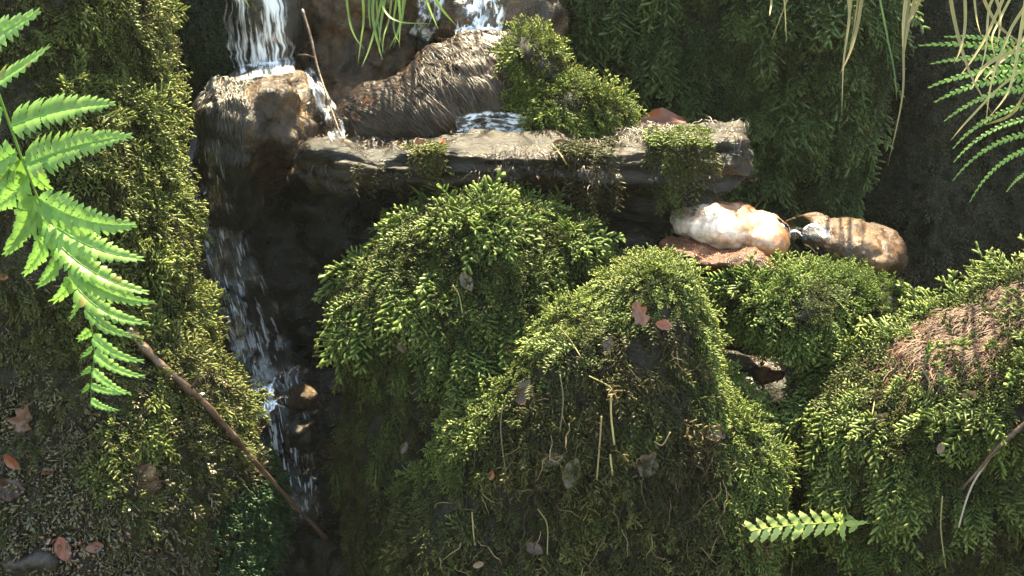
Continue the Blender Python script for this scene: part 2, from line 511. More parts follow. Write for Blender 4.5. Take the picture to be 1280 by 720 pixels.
def ones(P): return np.ones(len(P))
def sstep(x, a, b): 
    t = np.clip((x - a) / (b - a), 0, 1); return t * t * (3 - 2 * t)
def wz(py, Y=0.0): return at(640, py, Y).z
def wx(px, Y=0.0): return at(px, 360, Y).x

# ================================================================== SETTING
def grid_mesh(name, fn, nu, nv):
    V = [fn(i / (nu - 1), j / (nv - 1)) for j in range(nv) for i in range(nu)]
    T = []
    for j in range(nv - 1):
        for i in range(nu - 1):
            a = j * nu + i
            T += [(a, a + 1, a + nu + 1), (a, a + nu + 1, a + nu)]
    return tri_mesh(name, np.array([tuple(v) for v in V]), np.array(T), smooth=True)

def bank_fn(u, v):
    x = -6 + 12 * u
    s = v
    if s < 0.72:
        z = -0.95 + 1.95 * (s / 0.72)
        y = 0.95 + 0.05 * z
    else:
        t = (s - 0.72) / 0.28
        z = 1.0 + 0.9 * t
        y = 1.0 + 9 * t * t
    x = 3.2 * (2 * u - 1) if abs(2 * u - 1) < 0.6 else math.copysign(1.92 + (abs(2 * u - 1) - 0.6) * 22, u - 0.5)
    d = 0.16 * fbm(Vector((x, z, 3)), 1.7, 4) + 0.03 * fbm(Vector((x, z, 9)), 9, 4)
    if x > 0.55: y += 0.25 * min(1, (x - 0.55) / 0.3) * max(0, 1 - max(0, z - 0.5) * 3)
    return Vector((x, y - d, z))
bank_me = grid_mesh("bank", bank_fn, 260, 150)
SURF.append(arrays(bank_me))
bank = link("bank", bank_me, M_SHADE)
props(bank, "dark wet rock bank behind the stream boulders", "bank", kind="structure")

def bed_fn(u, v):
    a = 2 * u - 1; c = 2 * v - 1
    x = 1.5 * a if abs(a) < 0.7 else math.copysign(1.05 + (abs(a) - 0.7) * 120, a)
    y = 1.5 * c if abs(c) < 0.7 else math.copysign(1.05 + (abs(c) - 0.7) * 120, c)
    return Vector((x, y, -0.72 + 0.03 * fbm(Vector((x, y, 0)), 4, 4)))
bed_me = grid_mesh("stream_bed", bed_fn, 120, 120)
SURF.append(arrays(bed_me))
bed = link("stream_bed", bed_me, M_WETSOIL)
props(bed, "dark stream bed at the foot of the boulders", "stream bed", kind="structure")

# ---- light woodland haze round the stream and everything near it
def box_mesh(name, lo, hi):
    V = [(x, y, z) for x in (lo[0], hi[0]) for y in (lo[1], hi[1]) for z in (lo[2], hi[2])]
    F = [(0, 1, 3, 2), (4, 6, 7, 5), (0, 4, 5, 1), (2, 3, 7, 6), (0, 2, 6, 4), (1, 5, 7, 3)]
    me = bpy.data.meshes.new(name); me.from_pydata(V, [], F); me.update(); return me
m = bpy.data.materials.new("haze"); m.use_nodes = True
m.node_tree.nodes.remove(m.node_tree.nodes["Principled BSDF"])
pv = m.node_tree.nodes.new("ShaderNodeVolumePrincipled")
pv.inputs["Color"].default_value = (0.88, 0.95, 0.92, 1)
pv.inputs["Density"].default_value = HAZE
pv.inputs["Anisotropy"].default_value = 0.2
m.node_tree.links.new(pv.outputs[0], m.node_tree.nodes["Material Output"].inputs["Volume"])
hz = link("haze", box_mesh("haze", (-46, -46, -1.85), (46, 46, 2.3)), m)
props(hz, "thin bright haze in the air above the stream", "haze", kind="stuff")

# ================================================================== BOULDERS
ROCKS = {}
def boulder(key, name, label, cat, lumps, mat, stone="stone", **kw):
    me = rock_mesh(name + "_stone", lumps, **kw)
    c = at(lumps[0][0], lumps[0][1] + lumps[0][4], lumps[0][2])
    t = thing(name, label, cat, c)
    link(stone, me, mat, t)
    ROCKS[key] = (t, me)
    return t, me

tL, mL = boulder("L", "mossy_boulder", "tall moss covered boulder filling the left side behind the big fern", "boulder",
    [(45, 60, 0.14, 150, 330, 0.24, 0), (45, 330, 0.08, 178, 330, 0.26, 0), (110, 640, 0.04, 212, 300, 0.26, 0), (-150, 360, 0.12, 260, 700, 0.3, 0), (185, 540, 0.06, 110, 200, 0.15, -8)],
    M_WETSOIL, amp=0.035, nsc=5, seed=1, voxel=0.010, fine=0.012)
tA, mA = boulder("A", "mossy_boulder", "dome shaped boulder with thick bright green drooping moss under the stone ledge", "boulder",
    [(583, 425, 0.12, 144, 160, 0.17, 0), (600, 590, 0.12, 170, 290, 0.16, 0), (692, 342, 0.16, 56, 62, 0.12, 34), (478, 412, 0.1, 42, 76, 0.1, -18), (595, 322, 0.13, 88, 74, 0.12, 0), (520, 350, 0.12, 90, 50, 0.12, -34), (700, 430, 0.14, 60, 120, 0.12, 0)],
    M_SOIL, amp=0.018, nsc=8, seed=2)
tB, mB = boulder("B", "mossy_boulder", "peaked boulder in the lower middle with a bright moss crest and dark rooty face", "boulder",
    [(808, 446, -0.02, 72, 104, 0.15, 0), (735, 452, -0.02, 112, 56, 0.14, -27), (650, 516, -0.02, 118, 54, 0.14, -38), (760, 570, -0.04, 165, 180, 0.18, 0), (730, 705, -0.04, 228, 195, 0.19, 0), (578, 670, -0.02, 60, 105, 0.15, -16), (908, 568, -0.03, 50, 62, 0.14, 28), (884, 685, -0.04, 80, 165, 0.17, 0), (858, 460, -0.01, 26, 88, 0.12, -6)],
    M_SOIL, amp=0.014, nsc=8, seed=3, front=(-0.03, 0.13))
tE, mE = boulder("E", "mossy_boulder", "large rounded mossy boulder at the right edge topped with brown fibres", "boulder",
    [(1136, 600, -0.02, 146, 160, 0.18, 0), (1100, 522, -0.02, 66, 46, 0.13, -32), (1200, 484, -0.02, 150, 72, 0.18, -18), (1330, 450, 0.0, 150, 86, 0.2, -12), (1180, 690, -0.02, 195, 150, 0.18, 0), (1350, 640, 0.03, 150, 160, 0.2, 0)],
    M_SOIL, amp=0.014, nsc=8, seed=4)
tC, mC = boulder("C", "moss_cushion", "round bright green moss cushion between the peaked boulder and the right boulder", "moss",
    [(976, 384, 0.07, 58, 32, 0.07, 0), (996, 396, 0.07, 38, 24, 0.06, 0), (934, 370, 0.07, 28, 18, 0.05, 0)], M_SOIL, amp=0.010, nsc=14, seed=5, voxel=0.006)
tD, mD = boulder("D", "moss_cushion", "low shaded moss cushion in front of the ochre boulder", "moss",
    [(1070, 374, 0.14, 52, 20, 0.07, 10), (1030, 362, 0.13, 40, 16, 0.06, 0), (1040, 400, 0.14, 60, 30, 0.08, 0)], M_SOIL, amp=0.006, nsc=14, seed=6, voxel=0.006)
tF, mF = boulder("F", "moss_cushion", "yellow green moss cushion sitting on the back of the stone ledge", "moss",
    [(660, 68, 0.37, 26, 22, 0.06, 0), (678, 95, 0.36, 24, 40, 0.06, 0), (700, 135, 0.35, 48, 30, 0.08, 0), (742, 142, 0.34, 36, 18, 0.06, 12), (650, 135, 0.37, 30, 30, 0.05, 0)], M_SOIL, amp=0.012, nsc=14, seed=7, voxel=0.006, smooth=3)
tH, mH = boulder("H", "boulder", "rounded rock combed over with wet brown rootlets behind the stone ledge", "boulder",
    [(570, 108, 0.44, 92, 52, 0.13, -24), (600, 120, 0.42, 58, 60, 0.12, 0), (500, 140, 0.42, 84, 40, 0.11, -14), (545, 140, 0.42, 90, 44, 0.12, 0), (630, 100, 0.44, 26, 50, 0.1, 0)], M_BROWN, amp=0.012, nsc=12, seed=8, voxel=0.006, smooth=10, crag=0.006, csc=22)
tK, mK = boulder("K", "boulder", "dark wet rock under the waterfall, half brown and half mossy", "boulder",
    [(303, 160, 0.40, 48, 66, 0.12, 0, .7), (356, 150, 0.43, 40, 60, 0.12, -14, .7), (330, 124, 0.42, 52, 32, 0.12, 8, .8), (345, 205, 0.45, 40, 30, 0.1, -20, .8), (296, 220, 0.44, 40, 50, 0.12, 0)], M_BROWN, amp=0.024, nsc=10, seed=9, voxel=0.006, crag=0.008, csc=20, fine=0.004)
tM, mM = boulder("M", "boulder", "broad brown wet rock face between the two small waterfalls", "boulder",
    [(450, 60, 0.72, 130, 190, 0.16, 0), (400, -40, 0.68, 60, 150, 0.12, 0), (540, -10, 0.74, 130, 150, 0.15, 0), (470, 150, 0.60, 90, 50, 0.12, 0)], M_BROWN, amp=0.03, nsc=6, seed=10, crag=0.007, csc=34, fine=0.014, smooth=3, voxel=0.006)
tN, mN = boulder("N", "boulder", "brown rock under the thin cascade at the top edge", "boulder",
    [(650, 30, 0.60, 60, 90, 0.1, 0), (580, 10, 0.64, 60, 60, 0.1, 0)], M_BROWN, amp=0.02, nsc=10, seed=11, crag=0.010, csc=18, fine=0.006)
tQ, mQ = boulder("Q", "boulder", "dark rock behind the left waterfall with fine dark moss", "boulder",
    [(330, -20, 0.60, 60, 150, 0.12, 0), (266, 40, 0.56, 36, 60, 0.1, 0), (280, -60, 0.6, 60, 90, 0.12, 0)], M_DARKROCK, amp=0.014, nsc=10, seed=12, voxel=0.008)
tW, mW = boulder("W", "mossy_boulder", "huge shaded rock face hung with dark green moss at upper right", "boulder",
    [(900, -20, 0.85, 205, 290, 0.22, 0), (800, -60, 0.85, 130, 300, 0.18, 0), (1000, 60, 0.85, 100, 240, 0.2, 0)],
    M_SOIL, amp=0.035, nsc=4.5, seed=13, voxel=0.014, fine=0.01)
tX, mX = boulder("X", "boulder", "dark wet rock in deep shade behind the right fern", "boulder",
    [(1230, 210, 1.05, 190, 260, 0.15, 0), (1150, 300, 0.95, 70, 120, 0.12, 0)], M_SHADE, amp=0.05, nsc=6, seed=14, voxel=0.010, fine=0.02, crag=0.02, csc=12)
tS, mS = boulder("S", "stone_ledge", "long flat wet stone slab jutting across the middle", "stone ledge",
    [(660, 200, 0.25, 176, 30, 0.125, 3, 0.5), (500, 206, 0.25, 120, 24, 0.12, 4, 0.5), (836, 196, 0.27, 104, 42, 0.13, -2, 0.55), (860, 180, 0.30, 70, 22, 0.13, 4, 0.7), (640, 238, 0.31, 170, 44, 0.09, 2, 0.7), (790, 240, 0.31, 100, 34, 0.09, 0, 0.7), (428, 208, 0.26, 58, 20, 0.12, 8, 0.6), (560, 182, 0.36, 130, 14, 0.12, 0, 0.7)],
    M_SLAB, amp=0.028, nsc=6, seed=15, voxel=0.005, strata=0.014, fine=0.004, smooth=3, crag=0.007, csc=16)
tP, mP = boulder("P", "stone", "pale pinkish white stone in full sun right of centre", "stone",
    [(902, 284, 0.16, 64, 28, 0.07, 4), (946, 296, 0.15, 36, 29, 0.06, 10), (866, 282, 0.17, 30, 22, 0.06, 0)], M_PINK, amp=0.010, nsc=14, seed=16, voxel=0.0038, crag=0.004, csc=20, fine=0.0015, smooth=4)
tR, mR = boulder("R", "stone", "rusty red wet stone under the pale sunlit stone", "stone",
    [(905, 324, 0.10, 62, 16, 0.05, 0), (868, 314, 0.11, 46, 11, 0.05, 8), (942, 330, 0.10, 30, 12, 0.05, 0)], M_RED, amp=0.008, nsc=16, seed=17, voxel=0.0045, crag=0.005, csc=26)
tO, mO = boulder("O", "boulder", "smooth ochre brown boulder right of the small stream", "boulder",
    [(1074, 314, 0.26, 56, 36, 0.08, 18), (1030, 296, 0.30, 50, 24, 0.08, 18)], M_ORANGE, amp=0.012, nsc=9, seed=18, voxel=0.0042, crag=0.004, csc=20, fine=0.004, smooth=4)
tT, mT = boulder("T", "boulder", "dark rock wedged behind the two mossy boulders under the ledge", "boulder",
    [(800, 330, 0.36, 60, 36, 0.12, 0), (780, 380, 0.3, 120, 60, 0.1, 0), (960, 490, 0.25, 120, 50, 0.08, 0), (1050, 440, 0.35, 100, 50, 0.1, 0)], M_DARKROCK, amp=0.014, nsc=10, seed=19, crag=0.01)
tU, mU = boulder("U", "boulder", "dripping rock in the hollow below the ledge, blackened to stand for shade", "boulder",
    [(400, 330, 0.66, 130, 150, 0.14, 0), (560, 300, 0.64, 160, 90, 0.12, 0), (350, 600, 0.44, 120, 170, 0.16, 0), (290, 420, 0.52, 50, 300, 0.14, 0), (420, 520, 0.46, 60, 60, 0.12, 0)], M_DARKROCK, amp=0.03, nsc=7, seed=20, voxel=0.009, fine=0.014, crag=0.012, csc=16)  # black colour stands in for the darkness of the cavity

# ---- moss on them
def zoneL(P, N):
    # feathery growth, lit shoulder painted brighter; thinner wet growth below, its shade painted darker
    x, z = P[:, 0], P[:, 2]
    nz = vnoise(P, 9, 3)
    px = 640 + x / 0.0010; 
    s = sstep(x, wx(60), wx(200)) * sstep(z, wz(640), wz(480)) + 0.6 * sstep(z, wz(420), wz(100))
    s = np.clip(s + 0.35 * nz, 0, 1)
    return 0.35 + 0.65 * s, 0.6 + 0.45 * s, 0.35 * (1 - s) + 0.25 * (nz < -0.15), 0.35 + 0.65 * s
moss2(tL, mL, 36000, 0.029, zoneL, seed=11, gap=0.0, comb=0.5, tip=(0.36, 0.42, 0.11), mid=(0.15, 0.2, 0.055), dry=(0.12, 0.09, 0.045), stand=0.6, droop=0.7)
def zoneLwet(P, N):
    s = 1 - sstep(P[:, 2], wz(520), wz(260)) * 0.8
    t = 1 - sstep(P[:, 0], wx(150), wx(300)) * 0.7
    return s * t, 0.6 + 0.5 * s, 0.5 + 0.5 * vnoise(P, 14, 5), 0.4 * ones(P)
moss(tL, mL, 30000, 0.018, zoneLwet, name="wet_moss", temps=SPARSE + TINY, seed=12, tip=(0.2, 0.2, 0.06), mid=(0.07, 0.08, 0.03), base=(0.03, 0.025, 0.014), dry=(0.13, 0.095, 0.05), mat=M_WETMOSS, stand=0.6, droop=0.8)

def zoneLd(P, N):
    f = sstep(P[:, 0], wx(262), wx(285)) * (1 - sstep(P[:, 2], wz(625), wz(595)))
    return f, ones(P), ones(P) * .05, ones(P)
moss(tL, mL, 90000, 0.014, zoneLd, name="dark_moss", seed=13, temps=TINY, sink=-0.9, tip=(0.06, 0.15, 0.05), mid=(0.025, 0.07, 0.025), base=(0.01, 0.015, 0.008))

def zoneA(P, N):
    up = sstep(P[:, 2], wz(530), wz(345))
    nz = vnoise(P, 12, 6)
    return np.clip(0.42 + 0.7 * up + 0.3 * nz, 0.3, 1), 0.8 + 0.25 * up, np.clip(0.6 - 0.9 * up + 0.5 * nz, 0, 0.9), 0.5 + 0.5 * up  # lower moss dimmed and browned to stand in for shade
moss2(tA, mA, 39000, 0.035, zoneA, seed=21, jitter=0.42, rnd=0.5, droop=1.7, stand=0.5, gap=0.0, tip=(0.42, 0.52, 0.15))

def top_profile(me, nb=90):
    V, _ = arrays(me); x0, x1 = V[:, 0].min(), V[:, 0].max()
    b = np.clip(((V[:, 0] - x0) / (x1 - x0) * nb).astype(int), 0, nb - 1)
    zt = np.array([V[b == i, 2].max() if (b == i).any() else 0 for i in range(nb)])
    return lambda P: np.interp((P[:, 0] - x0) / (x1 - x0) * nb - 0.5, np.arange(nb), zt) - P[:, 2]
depB = top_profile(mB)
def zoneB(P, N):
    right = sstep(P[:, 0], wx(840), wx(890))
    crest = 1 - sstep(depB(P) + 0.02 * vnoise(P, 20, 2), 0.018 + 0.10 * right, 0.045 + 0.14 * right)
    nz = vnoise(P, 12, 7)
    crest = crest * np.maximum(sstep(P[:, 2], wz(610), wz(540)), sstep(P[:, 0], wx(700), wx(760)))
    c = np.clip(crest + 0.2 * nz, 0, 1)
    return 0.32 + 0.68 * c, 1.15 - 0.1 * c, np.clip(0.62 - 0.8 * c + 0.6 * nz, 0, 1), 0.30 + 0.82 * c  # dead moss on the face; sunlit crest and shaded face put in tip brightness
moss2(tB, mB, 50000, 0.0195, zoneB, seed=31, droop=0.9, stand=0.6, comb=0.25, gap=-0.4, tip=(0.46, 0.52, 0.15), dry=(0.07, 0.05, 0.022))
def zoneBh(P, N):
    f = sstep(depB(P), 0.03, 0.10)
    return f * (0.6 + 0.5 * vnoise(P, 9, 1)), 0.6 + 0.6 * f, f, f
def zoneBs(P, N):
    f = sstep(depB(P), 0.05, 0.12) * sstep(vnoise(P, 16, 12), -0.25, 0.25)
    nz = vnoise(P, 30, 5)
    return f, 0.9 + 0.4 * nz, np.clip(0.1 + 1.2 * nz, 0, 1), ones(P)
moss(tB, mB, 11000, 0.026, zoneBs, name="sprigs", seed=36, temps=SPARSE + SHOOTS[:3], stand=0.75, droop=0.8, jitter=0.9, sink=-0.25, tip=(0.27, 0.32, 0.08), mid=(0.12, 0.15, 0.04), dry=(0.2, 0.13, 0.06))
strands(tB, mB, 1500, 0.035, 0.0006, zoneBh, name="dry_stalks", seed=37, c0=(0.10, 0.06, 0.03), c1=(0.36, 0.26, 0.13), wob=1.6, lift=0.02, hang=0.3, mat=M_STRAW, steps=5)
strands(tB, mB, 6000, 0.05, 0.0005, zoneBh, seed=32, c0=(0.02, 0.013, 0.006), c1=(0.085, 0.06, 0.03), wob=1.3, lift=0.012, hang=0.4, mat=M_STRAW)

depE = top_profile(mE)
def proj_line(P):
    zl = wz(402, -0.1) + (P[:, 0] - wx(1100, -0.1)) * 0.16        # the litter lies on the crown of the boulder, above this sloping line
    return P[:, 0], P[:, 2] - zl - (P[:, 1] + 0.1) * -0.2
def fibre(P, N):
    d = depE(P) + 0.010 * vnoise(P, 30, 4)
    return sstep(P[:, 0], wx(1085), wx(1150)) * (1 - sstep(d, 0.018, 0.030)) * (1 - sstep(P[:, 1], 0.0, 0.04))
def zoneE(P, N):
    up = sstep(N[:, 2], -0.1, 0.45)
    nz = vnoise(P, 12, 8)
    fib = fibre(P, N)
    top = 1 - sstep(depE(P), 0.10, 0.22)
    return np.clip((0.35 + 0.7 * top + 0.35 * nz), 0.1, 1) * (1 - 0.88 * fib), 0.85 + 0.2 * up, np.clip(0.45 - 0.6 * top + 0.6 * nz, 0, 0.85), 0.5 + 0.5 * top  # lower tips dimmed, the shade of the face put into their colour
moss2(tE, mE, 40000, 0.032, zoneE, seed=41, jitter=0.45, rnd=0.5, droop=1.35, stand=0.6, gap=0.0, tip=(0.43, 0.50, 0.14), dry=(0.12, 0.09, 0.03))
def zoneEf(P, N):
    f = fibre(P, N)
    return f, ones(P), ones(P), ones(P)
strands(tE, mE, 90000, 0.035, 0.0008, zoneEf, name="dry_fibres", seed=42, flow=(-0.8, -0.3, -0.2), c0=(0.05, 0.022, 0.012), c1=(0.22, 0.115, 0.07), wob=1.0, lift=0.010, hang=0.1, mat=M_STRAW)

moss2(tC, mC, 46000, 0.027, None, seed=51, droop=1.1, stand=0.8, gap=-0.2, tip=(0.42, 0.52, 0.15))
moss2(tD, mD, 50000, 0.018, None, seed=52, droop=0.6, stand=0.8, tip=(0.22, 0.32, 0.05))
moss2(tF, mF, 42000, 0.023, None, seed=53, droop=0.5, stand=0.9, tip=(0.38, 0.41, 0.08))
def zoneW(P, N):
    nz = vnoise(P, 7, 9)
    return np.clip(0.85 + 0.4 * nz, 0, 1), ones(P) + 0.2 * nz, np.clip(0.1 + 0.3 * nz, 0, 1), 0.8 + 0.5 * nz
moss2(tW, mW, 18000, 0.050, zoneW, seed=54, droop=1.6, stand=0.4, gap=-0.15, holes=14, tip=(0.34, 0.46, 0.15), mid=(0.13, 0.22, 0.07), temps=SHOOTS + SPARSE)
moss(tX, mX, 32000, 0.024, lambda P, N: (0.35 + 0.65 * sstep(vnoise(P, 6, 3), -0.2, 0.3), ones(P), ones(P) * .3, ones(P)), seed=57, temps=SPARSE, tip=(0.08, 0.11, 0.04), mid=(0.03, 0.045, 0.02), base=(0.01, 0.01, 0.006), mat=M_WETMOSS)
def zoneQ(P, N):
    f = 1 - sstep(P[:, 0], wx(285, .5), wx(300, .5)); return f, ones(P), ones(P) * 0.1, ones(P)
moss(tQ, mQ, 60000, 0.013, zoneQ, seed=55, temps=TINY, tip=(0.05, 0.11, 0.035), mid=(0.02, 0.055, 0.02), base=(0.01, 0.015, 0.008))

# combed wet rootlets
def flowH(p):
    t = (p.x - wx(430, .4)) / (wx(650, .4) - wx(430, .4))
    return Vector((1.0 - 0.55 * t, -0.3, -0.45 - 0.6 * t))
strands(tH, mH, 120000, 0.05, 0.0008, None, seed=61, flow=flowH, c0=(0.014, 0.008, 0.004), c1=(0.10, 0.06, 0.034), wob=0.35, lift=0.004, hang=0.25)
def zoneK(P, N):
    f = 1 - sstep(P[:, 0], wx(318, .4), wx(338, .4)); return f, ones(P), ones(P), ones(P)
strands(tK, mK, 80000, 0.035, 0.0008, zoneK, seed=62, flow=(0.05, -0.3, -1), c0=(0.012, 0.012, 0.008), c1=(0.075, 0.065, 0.045), wob=0.3, lift=0.004, hang=0.3)
def zoneS(P, N):
    f = sstep(N[:, 2], 0.25, 0.5) * sstep(vnoise(P, 9, 4), -0.15, 0.25)
    return f * (1 - 0.8 * sstep(P[:, 0], wx(850), wx(900))), ones(P), ones(P), ones(P)
strands(tS, mS, 26000, 0.035, 0.0007, zoneS, seed=63, flow=(0.15, -0.8, -0.6), c0=(0.016, 0.009, 0.005), c1=(0.085, 0.05, 0.026), wob=0.9, lift=0.004, hang=0.6)

# TAIL
# ================================================================== WATER
def bvh_of(keys, extra=()):
    Vs, Ts, off = [], [], 0
    for k in list(keys):
        v, t = arrays(ROCKS[k][1]); Vs.append(v); Ts.append(t + off); off += len(v)
    for me in extra:
        v, t = arrays(me); Vs.append(v); Ts.append(t + off); off += len(v)
    V = np.concatenate(Vs); T = np.concatenate(Ts)
    return BVHTree.FromPolygons([tuple(v) for v in V], [tuple(t) for t in T])
BACK = bvh_of("QKMNUHSOPRT", [bank_me])
ALL = bvh_of(ROCKS.keys(), [bank_me])

def cast(b, px, py):
    d = (at(px, py, 0) - CAM).normalized()
    r = b.ray_cast(CAM, d)
    return r[0], r[1]

def catmull(pts, n):
    P = [np.array(p, dtype=float) for p in pts]
    P = [2 * P[0] - P[1]] + P + [2 * P[-1] - P[-2]]
    out = []
    m_ = len(P) - 3
    for i in range(n):
        s = i / (n - 1) * m_; k = min(int(s), m_ - 1); t = s - k
        a, b_, c, d = P[k:k + 4]
        out.append(0.5 * (2 * b_ + (c - a) * t + (2 * a - 5 * b_ + 4 * c - d) * t * t + (3 * b_ - a - 3 * c + d) * t ** 3))
    return out

def water(name, label, path, mat, nu=26, nv=70, lift=0.010, ripple=0.004, smooth=12, fixY=None, seed=0, kind="structure"):
    """path: (px, py, half width px); the sheet clings to the rocks behind it"""
    cl = catmull(path, nv)
    G = np.zeros((nv, nu, 3))
    for j, c in enumerate(cl):
        a = cl[min(j + 1, nv - 1)] - cl[max(j - 1, 0)]
        nx, ny = -a[1], a[0]; L = math.hypot(nx, ny) or 1
        for i in range(nu):
            u = 2 * i / (nu - 1) - 1
            e = 1 + 0.12 * mnoise.noise(Vector((j * 0.13, seed, u)))
            px, py = c[0] - nx / L * c[2] * u * e, c[1] - ny / L * c[2] * u * e
            if fixY is None:
                h, nn = cast(BACK, px, py)
                y = (h.y - lift) if h is not None else 0.6
            else:
                y = fixY[0] + (fixY[1] - fixY[0]) * j / (nv - 1)
            G[j, i] = (px, py, y)
    Yv = G[..., 2]
    for _ in range(smooth):
        Z = np.pad(Yv, 1, mode='edge')
        av = (Z[:-2, 1:-1] + Z[2:, 1:-1] + Z[1:-1, :-2] + Z[1:-1, 2:]) / 4
        Yv = np.minimum(Yv, av)
    G[..., 2] = Yv
    V = []
    for j in range(nv):
        for i in range(nu):
            p = at(*G[j, i])
            r = ripple * mnoise.noise(Vector((i * 0.55, j * 0.12, seed))) + ripple * 0.5 * mnoise.noise(Vector((i * 1.3, j * 0.3, seed + 4)))
            V.append(p + Vector((0, -r - ripple * 0.5, 0)))
    T = [t for j in range(nv - 1) for i in range(nu - 1) for t in
         ((j * nu + i, j * nu + i + 1, (j + 1) * nu + i + 1), (j * nu + i, (j + 1) * nu + i + 1, (j + 1) * nu + i))]
    me = tri_mesh(name, np.array([tuple(v) for v in V]), np.array(T), smooth=True)
    uvl = me.uv_layers.new(name="UVMap")
    li = np.array(T).ravel()
    uv = np.stack([(li % nu) / (nu - 1), (li // nu) / (nv - 1)], 1).astype(np.float32)
    uvl.data.foreach_set("uv", uv.ravel())
    o = link(name, me, mat)
    props(o, label, "water", kind=kind)
    return o

W1 = water_mat("white_water", 0.80, 1.02, 20, 2.6, seed=1)
W2 = water_mat("channel_water", 0.97, 1.25, 26, 16.0, base=0.6, seed=5)
W3 = water_mat("thin_water", 0.85, 1.05, 6, 6.0, seed=9, base=0.6)
W4 = water_mat("cascade_water", 0.95, 1.15, 12, 2.4, seed=13)
W5 = water_mat("stream_water", 1.0, 1.3, 14, 4.0, base=0.6, seed=17, bump=0.25)
water("waterfall", "white waterfall pouring down at the upper left", [(315, -30, 38), (322, 30, 40), (328, 70, 40), (332, 96, 36)], W1, lift=0.012, ripple=0.002)
water("waterfall", "dark glinting water running down the narrow channel beside the left boulder", [(260, 175, 14), (268, 250, 22), (290, 330, 30), (320, 420, 40), (342, 500, 42), (362, 600, 36), (374, 650, 30)], W2, nv=150, nu=34, lift=0.012)
water("waterfall", "thin white trickle slipping between the brown rocks beside the twig", [(385, 85, 5), (402, 120, 10), (416, 150, 12), (424, 175, 10)], W3, nu=12, nv=40)
water("waterfall", "small white fall behind the grass at the top edge", [(540, -20, 20), (535, 20, 16), (524, 48, 14)], W3, nu=14, nv=36)
water("waterfall", "thin cascade sliding over the brown rock at the top edge", [(602, -20, 34), (600, 20, 32), (596, 50, 28)], W4, nu=30, nv=40)
water("water", "little stream slipping down between the pale stone and the ochre boulder", [(972, 266, 7), (1000, 285, 20), (1022, 312, 26), (1040, 332, 26)], W5, nu=24, nv=50, lift=0.008)
water("water", "flat foamy water at the foot of the pale stone", [(965, 332, 7), (1000, 332, 8), (1060, 338, 7)], W3, nu=10, nv=40, fixY=(0.12, 0.16))
water("water", "glittering pool of water at the foot of the rootlet covered rock", [(570, 156, 10), (610, 152, 14), (660, 156, 12)], W3, nu=12, nv=40, fixY=(0.28, 0.28))

# ================================================================== TUBES, BLADES, LEAVES
def tube_arrays(pts, rad, sides=7, rough=0.0, seed=0):
    V, T = [], []
    n_ = len(pts)
    pts = [Vector(p) for p in pts]
    up = Vector((0, -1, 0.2)).normalized()
    for i, p in enumerate(pts):
        t = (pts[min(i + 1, n_ - 1)] - pts[max(i - 1, 0)]).normalized()
        s = t.cross(up).normalized(); u = s.cross(t)
        for k in range(sides):
            a = 2 * math.pi * k / sides
            r = rad[i] * (1 + rough * mnoise.noise(Vector((i * 0.5, k * 1.7, seed))))
            V.append(p + (s * math.cos(a) + u * math.sin(a)) * r)
    for i in range(n_ - 1):
        for k in range(sides):
            a = i * sides + k; b_ = i * sides + (k + 1) % sides
            T += [(a, b_, b_ + sides), (a, b_ + sides, a + sides)]
    c0, c1 = len(V), len(V) + 1
    V += [pts[0], pts[-1]]
    for k in range(sides):
        T += [(c0, (k + 1) % sides, k), (c1, (n_ - 1) * sides + k, (n_ - 1) * sides + (k + 1) % sides)]
    return V, T

def tube(name, pts, rad, mat, parent=None, sides=7, rough=0.0, seed=0, col=None):
    V, T = tube_arrays(pts, rad, sides, rough, seed)
    Va = np.array([tuple(v) for v in V])
    me = tri_mesh(name, Va, np.array(T), None if col is None else np.tile(np.array(col), (len(Va), 1)), smooth=True)
    return link(name, me, mat, parent)

def blade(name, pts, w, mat, parent=None, col=(0.15, 0.3, 0.04), col2=None, fold=0.35, nrm=Vector((0.2, -1, 0.1))):
    n_ = len(pts); V, T, C = [], [], []
    c1 = np.array(col); c2 = np.array(col2 if col2 is not None else col)
    for i, p in enumerate(pts):
        t = (Vector(pts[min(i + 1, n_ - 1)]) - Vector(pts[max(i - 1, 0)])).normalized()
        s = t.cross(nrm).normalized(); u = s.cross(t)
        f = i / (n_ - 1); ww = w * (0.25 + 0.75 * min(1, f * 5)) * max(0.04, 1 - f ** 4)
        V += [Vector(p) - s * ww + u * ww * fold, Vector(p), Vector(p) + s * ww + u * ww * fold]
        cc = c1 + (c2 - c1) * f
        C += [cc * 1.1, cc * 0.85, cc * 1.1]
    for i in range(n_ - 1):
        a = i * 3; b_ = a + 3
        T += [(a, a + 1, b_ + 1), (a, b_ + 1, b_), (a + 1, a + 2, b_ + 2), (a + 1, b_ + 2, b_ + 1)]
    me = tri_mesh(name, np.array([tuple(v) for v in V]), np.array(T), np.array(C), smooth=True)
    return link(name, me, mat, parent)

